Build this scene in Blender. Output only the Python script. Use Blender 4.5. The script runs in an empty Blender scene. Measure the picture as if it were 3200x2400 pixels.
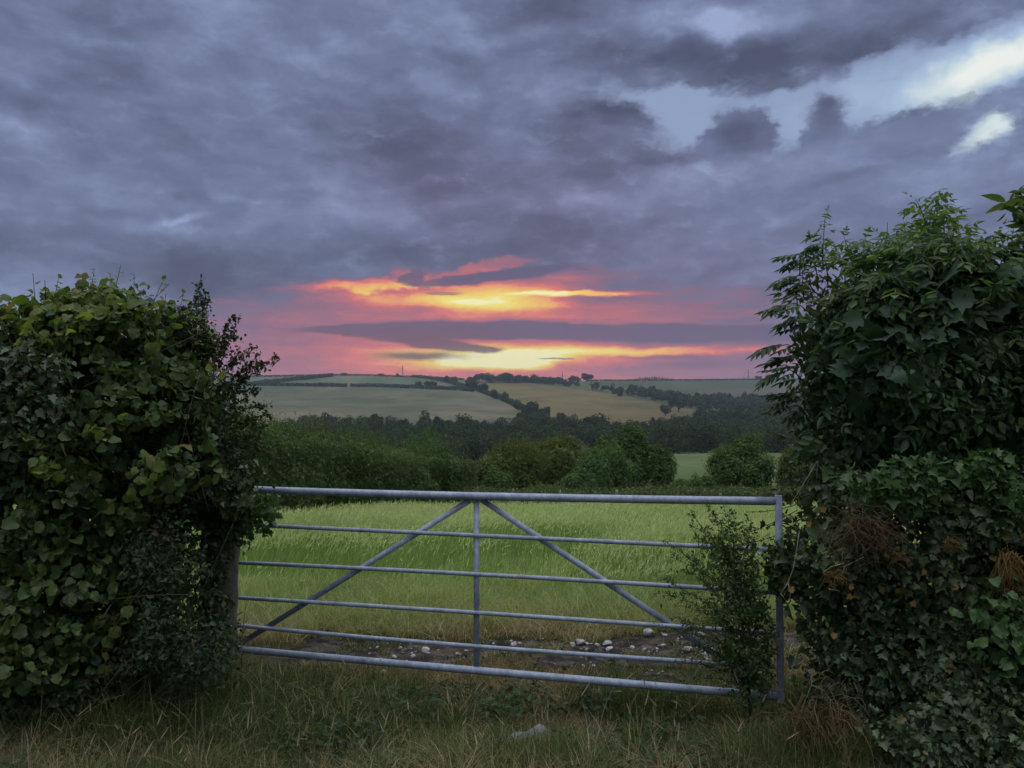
import bpy, bmesh, math, random
import numpy as np
from mathutils import Vector, Matrix

# ------------------------------------------------------------------ camera, world, sun, exposure
sc = bpy.context.scene
COL = sc.collection
F = 2611.0                    # focal length in pixels of the 3200 px wide photograph
PITCH = 0.0703
EYE = 1.6
cd = bpy.data.cameras.new('camera'); cam = bpy.data.objects.new('camera', cd); COL.objects.link(cam)
cd.sensor_width = 36.0; cd.lens = 36.0*F/3200.0; cd.clip_start = 0.05; cd.clip_end = 20000
cam.location = (0, 0, EYE); cam.rotation_euler = (math.pi/2+PITCH, 0, 0)
sc.camera = cam
sc.view_settings.view_transform = 'Standard'; sc.view_settings.look = 'None'
sc.view_settings.exposure = 0.0; sc.view_settings.gamma = 1.0
sc.render.engine = 'CYCLES'
sc.cycles.use_denoising = True
sc.cycles.max_bounces = 8; sc.cycles.diffuse_bounces = 3; sc.cycles.transmission_bounces = 4
sc.cycles.volume_bounces = 0; sc.cycles.transparent_max_bounces = 8
sc.cycles.adaptive_threshold = 0.02
sc.cycles.caustics_reflective = False; sc.cycles.caustics_refractive = False

def ray(px, row):             # direction of a photograph pixel in the world, scaled to y = 1
    a, b = (px-1600)/F, (1200-row)/F
    y = math.cos(PITCH)-b*math.sin(PITCH); z = math.sin(PITCH)+b*math.cos(PITCH)
    return a/y, z/y
def at(px, row, Y):           # the point of that direction Y metres ahead
    u, v = ray(px, row); return Vector((u*Y, Y, EYE+v*Y))
def lin(r, g, b):
    return tuple(((c/255.0)/12.92 if c/255.0 <= 0.04045 else ((c/255.0+0.055)/1.055)**2.4) for c in (r, g, b))

class G:                      # small helper to write node trees as expressions
    def __init__(s, tree): s.t = tree
    def n(s, kind, **kw):
        o = s.t.nodes.new(kind)
        for k, v in kw.items(): setattr(o, k, v)
        return o
    def put(s, sock, v):
        if isinstance(v, bpy.types.NodeSocket): s.t.links.new(v, sock)
        else:
            try: sock.default_value = v
            except Exception: sock.default_value = tuple(v)+(1.0,)
    def m(s, op, a, b=0.0, c=0.0, clamp=False):
        o = s.n('ShaderNodeMath', operation=op, use_clamp=clamp)
        s.put(o.inputs[0], a)
        if len(o.inputs) > 1: s.put(o.inputs[1], b)
        if len(o.inputs) > 2: s.put(o.inputs[2], c)
        return o.outputs[0]
    def add(s, a, b): return s.m('ADD', a, b)
    def sub(s, a, b): return s.m('SUBTRACT', a, b)
    def mul(s, a, b): return s.m('MULTIPLY', a, b)
    def ma(s, a, b, c): return s.m('MULTIPLY_ADD', a, b, c)
    def clamp(s, a): return s.m('ADD', a, 0.0, clamp=True)
    def sm(s, v, a, b, lo=0.0, hi=1.0):
        o = s.n('ShaderNodeMapRange', interpolation_type='SMOOTHSTEP')
        for i, x in enumerate((v, a, b, lo, hi)): s.put(o.inputs[i], x)
        return o.outputs[0]
    def vec(s, x, y, z=0.0):
        o = s.n('ShaderNodeCombineXYZ')
        for i, v in enumerate((x, y, z)): s.put(o.inputs[i], v)
        return o.outputs[0]
    def mix(s, f, a, b, mode='MIX'):
        o = s.n('ShaderNodeMix', data_type='RGBA', blend_type=mode)
        s.put(o.inputs[0], f)
        for i, v in ((6, a), (7, b)):
            if isinstance(v, bpy.types.NodeSocket): s.t.links.new(v, o.inputs[i])
            else: o.inputs[i].default_value = tuple(v)+(1.0,)
        return o.outputs[2]
    def noise(s, vec, scale=1.0, detail=4.0, rough=0.5, dist=0.0, dim='3D', color=False):
        o = s.n('ShaderNodeTexNoise', noise_dimensions=dim)
        if vec is not None: s.put(o.inputs['Vector'], vec)
        s.put(o.inputs['Scale'], scale); s.put(o.inputs['Detail'], detail)
        s.put(o.inputs['Roughness'], rough); s.put(o.inputs['Distortion'], dist)
        return o.outputs[1] if color else o.outputs[0]
    def ramp(s, f, stops, interp='LINEAR'):
        o = s.n('ShaderNodeValToRGB'); o.color_ramp.interpolation = interp
        e = o.color_ramp.elements
        while len(e) < len(stops): e.new(0.5)
        for i, (p, c) in enumerate(stops):
            e[i].position = p; e[i].color = tuple(c)+(1.0,)
        s.put(o.inputs[0], f); return o.outputs[0]
    def mapping(s, v, loc=(0, 0, 0), rot=0.0, scale=(1, 1, 1), kind='POINT'):
        o = s.n('ShaderNodeMapping', vector_type=kind)
        s.put(o.inputs[0], v); o.inputs[1].default_value = loc
        o.inputs[2].default_value = (0, 0, rot); o.inputs[3].default_value = scale
        return o.outputs[0]

world = bpy.data.worlds.new('World'); sc.world = world; world.use_nodes = True
wt = world.node_tree; wt.nodes.clear(); g = G(wt)
SUN_AZ = math.atan(ray(1580, 1130)[0]); SUN_EL = math.radians(4.5)
tc = g.n('ShaderNodeTexCoord').outputs['Generated']
sx = g.n('ShaderNodeSeparateXYZ'); g.put(sx.inputs[0], tc)
az = g.m('ARCTAN2', sx.outputs[0], sx.outputs[1]); el = g.m('ARCSINE', sx.outputs[2])
K = F/100.0                                   # one unit of sky coordinates = 100 photograph pixels
U, V = g.mul(az, K), g.mul(el, K)
P0 = g.vec(U, V)
def sk(px, row):
    u, v = ray(px, row); return math.atan(u)*K, math.atan(v/math.hypot(1, u))*K
def warp(scale, amt, stretch=(1, 1, 1), detail=3.0, rough=0.55, base=None):
    c = g.noise(g.mapping(P0, scale=stretch), scale, detail, rough, color=True)
    o = g.n('ShaderNodeVectorMath', operation='MULTIPLY_ADD')
    g.put(o.inputs[0], c); o.inputs[1].default_value = amt; 
    a = g.n('ShaderNodeVectorMath', operation='ADD'); g.put(a.inputs[0], base if base is not None else P0)
    a.inputs[1].default_value = tuple(-0.5*x for x in amt)
    g.put(o.inputs[2], a.outputs[0]); return o.outputs[0]
Wsoft = warp(0.35, (2.2, 1.3, 0), (1, 1.6, 1), 4)
Wsoft = warp(1.4, (.7, .45, 0), (1, 1.6, 1), 4, .6, Wsoft)
Wfine = warp(1.6, (1.0, .6, 0), (1, 1.5, 1), 6, .62)
Wfine = warp(.5, (1.2, .7, 0), (1, 1.5, 1), 3, .55, Wfine)
Wbar = warp(1.0, (1.2, .26, 0), (.6, 2.2, 1), 6, .6)
Wbar = warp(3.0, (.5, .12, 0), (.5, 2.0, 1), 4, .65, Wbar)
def blob(W, px, row, rx, ry, ang=0.0, soft=1.0):
    c = sk(px, row); ex = sk(px+rx*.5, row)[0]-sk(px-rx*.5, row)[0]; ey = sk(px, row-ry*.5)[1]-sk(px, row+ry*.5)[1]
    v = g.mapping(W, (c[0], c[1], 0), -math.radians(ang), (ex, ey, 1), 'TEXTURE')
    o = g.n('ShaderNodeTexGradient', gradient_type='SPHERICAL'); g.put(o.inputs[0], v)
    return g.sm(o.outputs[1], 0.0, soft)
def blobs(W, items, start=0.0):
    acc = start
    for px, row, rx, ry, ang, amt, soft in items:
        acc = g.ma(blob(W, px, row, rx, ry, ang, soft), amt, acc)
    return acc
# --- the grey-blue deck
str1 = g.noise(g.mapping(Wsoft, rot=math.radians(14), scale=(.13, .55, 1)), 1.0, 4, .5)
str2 = g.noise(g.mapping(Wsoft, (5, 3, 0), math.radians(-6), (.4, .9, 1)), 1.0, 4, .5)
str3 = g.noise(g.mapping(Wfine, (9, 2, 0), math.radians(10), (.8, 1.9, 1)), 1.1, 5, .6)
L = g.ma(g.sub(str1, .5), .95, g.ma(g.sub(str2, .5), 0.75, g.ma(g.sub(str3, .5), .42, 0.50)))
L = blobs(Wsoft, [
 (50, 395, 240, 90, 10, .30, 1), (330, 575, 420, 70, 12, .20, 1), (560, 735, 380, 55, 14, .22, 1),
 (800, 170, 600, 260, 10, .10, 1), (1330, 190, 190, 150, 30, .16, 1), (1050, 600, 170, 80, 30, .20, 1),
 (1110, 430, 120, 70, 20, .14, 1), (2150, 55, 420, 80, 8, .40, 1), (2900, 80, 420, 110, 0, .22, 1),
 (1850, 600, 130, 70, 10, .20, 1), (1700, 480, 120, 80, 0, .16, 1), (2150, 560, 160, 60, 15, .22, 1),
 (2350, 560, 420, 120, 0, .16, 1), (2900, 520, 500, 200, 0, .20, 1), (3050, 600, 300, 80, 0, .12, 1),
 (1250, 500, 430, 200, 20, -.26, 1), (1300, 790, 650, 110, 5, -.24, 1), (700, 850, 900, 130, 2, -.30, 1),
 (800, 800, 500, 60, 5, -.10, 1), (2330, 175, 900, 120, 3, -.50, 1), (2800, 110, 420, 90, -15, -.30, 1),
 (1700, 30, 350, 80, 0, -.26, 1), (1920, 370, 360, 150, -8, -.38, 1), (1750, 700, 500, 110, 0, -.20, 1),
 (1650, 780, 360, 60, 0, -.14, 1), (2080, 500, 180, 60, 10, -.28, 1), (2950, 0, 300, 60, 5, -.25, 1),
 (150, 100, 500, 200, 10, -.10, 1), (500, 400, 380, 60, 12, -.08, 1), (400, 960, 500, 80, 0, -.14, 1),
], L)
L = g.ma(blob(warp(2.0, (.4, .25, 0)), 575, 685, 130, 20, -18, 1.0), .38, L)
deck = g.ramp(g.clamp(L), [(0.0, lin(72, 77, 102)), (.28, lin(90, 97, 125)), (.55, lin(109, 120, 153)), (.8, lin(130, 142, 178)), (1.0, lin(154, 168, 206))])
# purple tint where the deck hangs over the sunset
purp = g.clamp(blobs(Wsoft, [(1700, 620, 1000, 380, 0, .55, 1), (2100, 900, 1100, 300, 0, .7, 1), (1250, 520, 400, 250, 20, .25, 1), (1400, 1000, 800, 200, 0, .4, 1)]))
deck = g.mix(g.mul(purp, .8), deck, g.mix(1.0, deck, (1.20, .86, .90), 'MULTIPLY'))
# --- the clear gap at upper right
Gm = blobs(Wfine, [(2040, 300, 300, 60, 8, 1.1, .8), (2130, 370, 200, 80, 25, .7, .9), (2330, 370, 460, 150, -2, 1.1, .7), (2700, 300, 480, 140, -14, 1.3, .7),
 (3080, 210, 520, 150, -20, 1.6, .6), (3070, 400, 190, 80, -22, 1.1, .7), (2200, 530, 190, 45, 12, .9, 1), (2440, 480, 120, 60, 0, .7, .9), (3150, 430, 150, 60, -30, .8, 1)])
Gm = blobs(Wfine, [(2305, 425, 150, 105, 0, -2.6, .6), (2575, 375, 115, 120, -20, -2.0, .8), (2560, 460, 110, 90, 0, -1.2, .8), (2385, 272, 110, 40, 0, -.9, 1.0),
 (2900, 400, 420, 110, -14, -1.2, .8), (2650, 480, 400, 110, -5, -1.0, .9)], Gm)
Gm = g.ma(g.sub(str3, .5), 2.0, Gm)
Gm = g.mul(g.sm(Gm, .05, 1.3), .95)
glight = g.clamp(blobs(Wsoft, [(3130, 200, 520, 130, -16, 1.1, 1), (3080, 400, 260, 90, -20, .8, 1), (2700, 300, 420, 110, -12, .25, 1)]))
gapc = g.ramp(glight, [(0, lin(140, 158, 194)), (.35, lin(168, 192, 220)), (.7, lin(212, 228, 230)), (1, lin(244, 247, 242))])
nish = g.n('ShaderNodeTexSky', sky_type='NISHITA'); nish.sun_disc = False
nish.sun_elevation = math.radians(4.5); nish.sun_rotation = SUN_AZ; nish.altitude = 60; nish.dust_density = 2.0
gapc = g.mix(.004, gapc, nish.outputs[0], 'ADD')
sky = g.mix(Gm, deck, gapc)
dk = g.clamp(blobs(Wfine, [(2305, 425, 140, 98, 0, 1.0, .8), (2575, 365, 110, 100, -20, .8, .9)]))
sky = g.mix(g.mul(dk, .75), sky, lin(74, 76, 104))
# --- the sunset
horiz = blobs(Wbar, [(1000, 1130, 900, 200, 0, .14, 1), (1550, 1170, 2300, 470, 0, .22, 1), (1500, 1150, 1300, 330, 0, .16, 1), (1250, 1090, 700, 130, 0, .10, 1),
  (1900, 1175, 1000, 70, 0, .12, 1)])
st = g.noise(g.mapping(Wbar, (3, 9, 0), math.radians(2), (.18, 2.2, 1)), 1.0, 5, .6)
fs = g.noise(g.mapping(Wfine, (1, 4, 0), 0, (.5, 2.6, 1)), 1.2, 6, .62)
T = blobs(Wbar, [
 (1590, 1128, 260, 42, 0, .72, 1), (1650, 1108, 600, 56, 0, .55, 1), (2120, 1097, 640, 22, 1, .40, .9), (1450, 1135, 360, 34, 0, .2, 1),
 (1560, 932, 320, 72, 0, .62, 1), (1300, 938, 520, 34, 1, .26, 1), (1820, 919, 300, 13, 1, .5, .8), (1180, 920, 480, 80, 4, .26, 1), (1500, 890, 560, 55, -3, .22, 1), (1600, 975, 700, 60, 0, .16, 1),
 (1520, 990, 700, 24, 0, .10, 1), (2050, 960, 900, 190, 0, .12, 1), (950, 985, 600, 90, 0, .12, 1), (1780, 880, 260, 100, -30, .12, 1)], horiz)
T = g.ma(g.sub(st, .5), .42, g.ma(g.sub(fs, .5), .36, T))
# patches of lit cloud base standing above the glow
up = blobs(Wfine, [(1590, 828, 190, 42, -8, 1.0, 1.0), (1290, 862, 120, 40, 10, .9, .8), (1450, 850, 260, 28, -8, .7, .8), (1340, 795, 90, 40, 10, .4, 1), (1150, 890, 320, 30, -4, .9, .8)])
T = g.ma(g.clamp(up), .34, T)
# the deck edge above the glow: nothing warm above this irregular line
edge = blobs(Wfine, [(1450, 1100, 1300, 300, 0, 1.0, .3), (1500, 890, 560, 90, -3, 1.0, .35), (2300, 1120, 1500, 480, -4, 1, .6), (500, 1220, 1300, 330, 3, 1.0, .5)])
edge = g.clamp(g.add(edge, g.clamp(up)))
T = g.mul(T, edge)
warm = g.ramp(g.clamp(T), [(0.0, lin(96, 90, 122)), (.18, lin(124, 98, 124)), (.34, lin(158, 102, 120)), (.47, lin(196, 106, 112)), (.58, lin(228, 122, 106)), (.67, lin(240, 162, 104)),
  (.78, lin(248, 196, 96)), (.90, lin(250, 222, 108)), (.97, lin(252, 236, 128)), (1.0, lin(255, 247, 185))])
sky = g.mix(g.sm(T, .03, .26), sky, warm)
# dark cloud bars across the glow
bars = blobs(Wbar, [(1180, 1032, 440, 24, -1, 1.1, .7), (1450, 1034, 560, 40, 0, 1.3, .6), (1640, 1022, 260, 34, 0, .8, .8), (2000, 1040, 620, 40, 1, 1.2, .65), (2500, 1042, 800, 42, 0, 1.0, .8),
 (1340, 1072, 300, 18, 3, 1.1, .8), (1440, 1088, 190, 16, 2, 1.2, .7), (1310, 1113, 250, 26, -1, 1.0, 1.0), (1752, 1123, 75, 5, 0, .8, .5), (2170, 1140, 230, 24, 0, .6, .8), (2080, 1115, 260, 10, 1, .6, .8),
 (1480, 868, 240, 22, -7, 1.2, .5), (1650, 850, 200, 26, -8, 1.1, .6), (1288, 868, 60, 30, -20, 1.0, .5), (1385, 917, 70, 9, -2, .7, .6), (1230, 915, 120, 10, 2, .5, .8), (1620, 1150, 0.1, 0.1, 0, 0, 1)])
barc = g.ramp(g.clamp(horiz), [(0.0, lin(92, 86, 116)), (.28, lin(100, 84, 110)), (.46, lin(101, 72, 90)), (.7, lin(112, 66, 80))])
sky = g.mix(g.mul(g.sm(g.ma(g.sub(fs, .5), .75, g.ma(g.sub(st, .5), .5, bars)), .05, 1.10), .90), sky, barc)
# --- unseen sky overhead and behind the camera, brightened as added light on the foreground
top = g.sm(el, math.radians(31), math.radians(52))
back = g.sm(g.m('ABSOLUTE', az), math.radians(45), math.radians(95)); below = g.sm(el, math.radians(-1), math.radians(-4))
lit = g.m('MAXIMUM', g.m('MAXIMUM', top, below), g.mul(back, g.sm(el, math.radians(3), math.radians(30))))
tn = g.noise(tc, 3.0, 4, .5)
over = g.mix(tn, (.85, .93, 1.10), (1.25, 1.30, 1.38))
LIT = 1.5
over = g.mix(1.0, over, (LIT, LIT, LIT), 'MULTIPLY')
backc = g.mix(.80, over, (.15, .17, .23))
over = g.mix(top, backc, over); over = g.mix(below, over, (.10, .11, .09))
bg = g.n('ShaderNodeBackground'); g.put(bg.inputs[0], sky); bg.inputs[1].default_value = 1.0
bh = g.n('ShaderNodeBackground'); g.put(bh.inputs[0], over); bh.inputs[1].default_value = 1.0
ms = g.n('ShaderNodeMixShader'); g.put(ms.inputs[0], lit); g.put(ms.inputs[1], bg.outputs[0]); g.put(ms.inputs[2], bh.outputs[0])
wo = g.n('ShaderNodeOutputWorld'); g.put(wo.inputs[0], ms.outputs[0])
world.cycles.sampling_method = 'MANUAL'; world.cycles.sample_map_resolution = 512

sl = bpy.data.lights.new('sun', 'SUN'); sl.energy = 0.5; sl.angle = math.radians(14); sl.color = (1.0, .62, .42)
so = bpy.data.objects.new('sun', sl); COL.objects.link(so); so.location = (0, 20, 30)
sd = Vector((math.sin(SUN_AZ)*math.cos(SUN_EL), math.cos(SUN_AZ)*math.cos(SUN_EL), math.sin(SUN_EL)))
so.rotation_euler = sd.to_track_quat('Z', 'Y').to_euler()
# ------------------------------------------------------------------ helpers
R = np.random.default_rng(11)
def tag(o, label=None, cat=None, group=None, kind=None):
    if label: o['label'] = label
    if cat: o['category'] = cat
    if group: o['group'] = group
    if kind: o['kind'] = kind
    return o
def link(name, me, mat=None, parent=None):
    o = bpy.data.objects.new(name, me); COL.objects.link(o)
    if mat is not None:
        for m_ in (mat if isinstance(mat, (list, tuple)) else [mat]): me.materials.append(m_)
    if parent is not None: o.parent = parent
    return o
def empty(name, loc):
    o = bpy.data.objects.new(name, None); COL.objects.link(o); o.location = loc; o.empty_display_size = .2
    return o
def mesh_np(name, V, loops, sizes, smooth=False, mats=None):
    me = bpy.data.meshes.new(name)
    V = np.asarray(V, np.float32); loops = np.asarray(loops, np.int32); sizes = np.asarray(sizes, np.int32)
    me.vertices.add(len(V)); me.vertices.foreach_set('co', V.ravel())
    me.loops.add(len(loops)); me.loops.foreach_set('vertex_index', loops)
    me.polygons.add(len(sizes)); st = np.zeros(len(sizes), np.int32); st[1:] = np.cumsum(sizes)[:-1]
    me.polygons.foreach_set('loop_start', st); me.polygons.foreach_set('loop_total', sizes)
    if smooth: me.polygons.foreach_set('use_smooth', np.ones(len(sizes), bool))
    if mats is not None: me.polygons.foreach_set('material_index', np.asarray(mats, np.int32))
    me.update(calc_edges=True)
    return me
class Buf:                    # collects copies of small shapes, gives one mesh
    def __init__(s): s.V = []; s.L = []; s.S = []; s.n = 0
    def add(s, V, loops, sizes):
        if len(V) == 0: return
        s.V.append(V); s.L.append(np.asarray(loops)+s.n); s.S.append(np.asarray(sizes)); s.n += len(V)
    def mesh(s, name, smooth=False):
        return mesh_np(name, np.concatenate(s.V), np.concatenate(s.L), np.concatenate(s.S), smooth)
def frames(nrm, tip):         # rotation matrices: x = across, y = towards the tip, z = normal
    n = nrm/np.maximum(np.linalg.norm(nrm, axis=1, keepdims=True), 1e-6)
    t = tip-(tip*n).sum(1, keepdims=True)*n; t /= np.maximum(np.linalg.norm(t, axis=1, keepdims=True), 1e-6)
    return np.stack([np.cross(t, n), t, n], 2)
def stamp(buf, tmpl, pos, M, size):
    tv, tf = tmpl; tv = np.asarray(tv, float); k = len(tv)
    size = np.broadcast_to(np.asarray(size, float), (len(pos),))
    V = np.einsum('nij,kj->nki', M, tv)*size[:, None, None]+pos[:, None, :]
    lo = np.concatenate([np.asarray(f) for f in tf]); sz = np.array([len(f) for f in tf])
    buf.add(V.reshape(-1, 3), (lo[None, :]+np.arange(len(pos))[:, None]*k).ravel(), np.tile(sz, len(pos)))
def stamp_mix(buf, tmpls, pos, M, size):
    if isinstance(tmpls, tuple): return stamp(buf, tmpls, pos, M, size)
    k = R.integers(0, len(tmpls), len(pos)); size = np.broadcast_to(size, (len(pos),))
    for i, t in enumerate(tmpls): m_ = k == i; stamp(buf, t, pos[m_], M[m_], size[m_])
def jit(n, s): return R.normal(0, s, (n, 3))
# leaf shapes: y runs from the stalk to the tip, length about 1
def leaf_shape(outline, fold=.12, curl=.15):
    pts = [(0, 0)]+outline+[(0, 1)]; V = []
    for x, y in pts: V.append((x, y, abs(x)*fold-curl*y*y))
    k = len(pts); mir = []
    for x, y in outline: V.append((-x, y, abs(x)*fold-curl*y*y)); mir.append(len(V)-1)
    right = list(range(0, k)); left = [0]+[k-1]+mir[::-1]
    return V, [right, left]
HAZEL = leaf_shape([(.24, .02), (.44, .18), (.50, .38), (.47, .60), (.36, .78), (.16, .90)], .14, .22)
def crumple(outline, seed, teeth=.05, fold=.2, curl=.3, twist=.15):
    rg = np.random.default_rng(seed); o = [(0.0, 0.0)]+outline+[(0.0, 1.0)]; fine = []
    for (a, b_), (c, d) in zip(o[:-1], o[1:]):
        for t in (0.0, .5): fine.append((a+(c-a)*t, b_+(d-b_)*t))
    fine = [(max(x+rg.normal(0, teeth) if i % 2 else x, .02), y+rg.normal(0, teeth*.5)) for i, (x, y) in enumerate(fine)][1:]
    V = [(0, 0, 0), (0, .5, -curl*.2)]; Rt = []; Lf = []
    w1, w2 = rg.uniform(0, 6, 2)
    def zz(x, y): return abs(x)*fold-curl*y*y+twist*x*y+.06*math.sin(9*y+w1+3*x)
    for x, y in fine: V.append((x, y, zz(x, y))); Rt.append(len(V)-1)
    tipi = len(V); V.append((.0, 1.0, zz(0, 1)))
    for x, y in fine: x2 = x*rg.uniform(.85, 1.1); V.append((-x2, y, zz(-x2, y))); Lf.append(len(V)-1)
    fc = []
    r_ = [0]+Rt+[tipi]; l_ = [0]+Lf+[tipi]
    for i in range(len(r_)-1): fc.append([r_[i], r_[i+1], 1])
    for i in range(len(l_)-1): fc.append([l_[i+1], l_[i], 1])
    return V, fc
_hz = [(.24, .0), (.45, .16), (.51, .38), (.47, .60), (.33, .80), (.12, .90)]
HAZELS = [crumple(_hz, 1, .04, .15, .25, .2), crumple(_hz, 2, .04, .35, .5, -.3), crumple(_hz, 3, .05, -.1, .35, .4), crumple([(x*.8, y) for x, y in _hz], 4, .05, .5, .2, 0)]
_iv = [(.18, -.10), (.46, .04), (.32, .28), (.54, .46), (.26, .56), (.14, .80)]
IVYS = [leaf_shape([(x*(.8+.2*k), y) for x, y in _iv], .1+.12*k, .1+.1*k) for k in range(4)]
OVAL = leaf_shape([(.16, .12), (.24, .38), (.20, .66), (.08, .88)], .2, .25)
LANCE = leaf_shape([(.11, .10), (.19, .32), (.16, .62), (.05, .88)], .15, .3)
IVY = leaf_shape([(.20, -.08), (.46, .06), (.34, .28), (.56, .48), (.28, .56), (.14, .80)], .15, .18)
MAPLE = leaf_shape([(.20, -.05), (.50, .08), (.36, .28), (.66, .52), (.34, .56), (.30, .74), (.12, .78)], .12, .2)
HAW = leaf_shape([(.10, .12), (.34, .40), (.22, .52), (.34, .74), (.12, .80)], .15, .15)
CLUMP = ([(-.5, -.1, 0), (-.18, -.45, .08), (.3, -.38, -.05), (.52, .05, .1), (.22, .48, -.04), (-.3, .4, .07), (0, 0, .16)],
         [[0, 1, 6], [1, 2, 6], [2, 3, 6], [3, 4, 6], [4, 5, 6], [5, 0, 6]])
SPRIG = ([(0, 0, 0), (.16, .25, .05), (.05, .6, 0), (.3, .55, .1), (.0, 1.0, -.05), (-.28, .6, .08), (-.06, .5, 0), (-.2, .2, .04)],
         [[0, 1, 2, 7], [2, 3, 4], [2, 4, 5, 6]])
def pinnate(n=3, droop=.5):   # a compound leaf: pairs of leaflets on a drooping rachis
    V = []; Fc = []
    def rach(t): return np.array([0, t*.95, -droop*t*t*.6])
    def put(origin, dx, dy, L):
        lv, lf = LANCE; b = len(V)
        d = np.array([dx, dy, -.25]); d /= np.linalg.norm(d); up = np.array([0, .1, 1.0]); s_ = np.cross(d, up); s_ /= np.linalg.norm(s_); u = np.cross(s_, d)
        for x, y, z in lv: V.append(tuple(origin+s_*x*L*1.15+d*y*L+u*z*L))
        for f in lf: Fc.append([b+i for i in f])
    for i in range(n):
        t = .28+.5*i/max(n-1, 1)
        for s_ in (-1, 1): put(rach(t), s_*.9, .55, .44)
    put(rach(.9), 0, 1, .48)
    b = len(V); w = .012
    for t in (0, .5, .95):
        p = rach(t); V.append(tuple(p+np.array([w, 0, 0]))); V.append(tuple(p-np.array([w, 0, 0])))
    Fc += [[b, b+2, b+3, b+1], [b+2, b+4, b+5, b+3]]
    return V, Fc
OVALS = [crumple([(.15, .12), (.25, .36), (.21, .66), (.08, .88)], 30+k, .03, .2+.15*k, .2+.15*k, .2*k-.2) for k in range(3)]
ELDER = pinnate(3, .55); ELDER2 = pinnate(2, .9); ELDERS = [ELDER, ELDER2, pinnate(2, 1.4), pinnate(3, 1.0)]
# value noise
_perm = np.random.default_rng(5).random(4096)
def vnoise(p):
    p = np.asarray(p, float); i = np.floor(p).astype(int); f = p-i; f = f*f*(3-2*f); out = 0
    for dx in (0, 1):
        for dy in (0, 1):
            for dz in (0, 1):
                h = ((i[..., 0]+dx)*73856093 ^ (i[..., 1]+dy)*19349663 ^ (i[..., 2]+dz)*83492791) & 4095
                w = (f[..., 0] if dx else 1-f[..., 0])*(f[..., 1] if dy else 1-f[..., 1])*(f[..., 2] if dz else 1-f[..., 2])
                out = out+w*_perm[h]
    return out
def fbm(p, o=3):
    p = np.asarray(p, float); s = 0; a = .5; t = 0
    for k in range(o): s = s+a*vnoise(p*2**k+k*17.3); t += a; a *= .5
    return s/t
def tube(buf, pts, rad, sides=6):
    pts = np.asarray(pts, float); rad = np.broadcast_to(np.asarray(rad, float), (len(pts),)); n = len(pts)
    d = np.gradient(pts, axis=0); d /= np.maximum(np.linalg.norm(d, axis=1, keepdims=True), 1e-9)
    ref = np.array([0, 0, 1.0]) if abs(d[:, 2]).mean() < .8 else np.array([1.0, 0, 0])
    a = np.cross(d, ref); a /= np.maximum(np.linalg.norm(a, axis=1, keepdims=True), 1e-9); b = np.cross(d, a)
    an = np.arange(sides)*2*np.pi/sides
    V = (pts[:, None]+rad[:, None, None]*(a[:, None]*np.cos(an)[None, :, None]+b[:, None]*np.sin(an)[None, :, None])).reshape(-1, 3)
    L = []; S = []
    for i in range(n-1):
        for j in range(sides):
            k = (j+1) % sides; L += [i*sides+j, i*sides+k, (i+1)*sides+k, (i+1)*sides+j]; S.append(4)
    L += list(range(sides-1, -1, -1)); S.append(sides); L += [(n-1)*sides+j for j in range(sides)]; S.append(sides)
    buf.add(V, L, S)
def boxm(buf, a, b, w, h, up=(0, 0, 1)):   # a rectangular bar from a to b
    a = np.asarray(a, float); b = np.asarray(b, float); d = (b-a)/np.linalg.norm(b-a)
    s_ = np.cross(d, up); s_ /= np.linalg.norm(s_); u = np.cross(s_, d)
    V = [p+s_*x*w/2+u*y*h/2 for p in (a, b) for x, y in ((-1, -1), (1, -1), (1, 1), (-1, 1))]
    buf.add(np.array(V), [0, 1, 5, 4, 1, 2, 6, 5, 2, 3, 7, 6, 3, 0, 4, 7, 3, 2, 1, 0, 4, 5, 6, 7], [4]*6)
def in_poly(x, y, poly):
    x = np.asarray(x); y = np.asarray(y); r = np.zeros(x.shape, bool); n = len(poly)
    for i in range(n):
        x1, y1 = poly[i]; x2, y2 = poly[(i+1) % n]
        if y1 == y2: continue
        r ^= ((y1 > y) != (y2 > y)) & (x < (x2-x1)*(y-y1)/(y2-y1)+x1)
    return r
def edge_dist(x, y, poly):
    d = np.full(np.shape(x), 1e9); n = len(poly)
    for i in range(n):
        a = np.array(poly[i]); b = np.array(poly[(i+1) % n]); e = b-a; L2 = max((e**2).sum(), 1e-9)
        t = np.clip(((x-a[0])*e[0]+(y-a[1])*e[1])/L2, 0, 1)
        d = np.minimum(d, np.hypot(x-a[0]-t*e[0], y-a[1]-t*e[1]))
    return d
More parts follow.
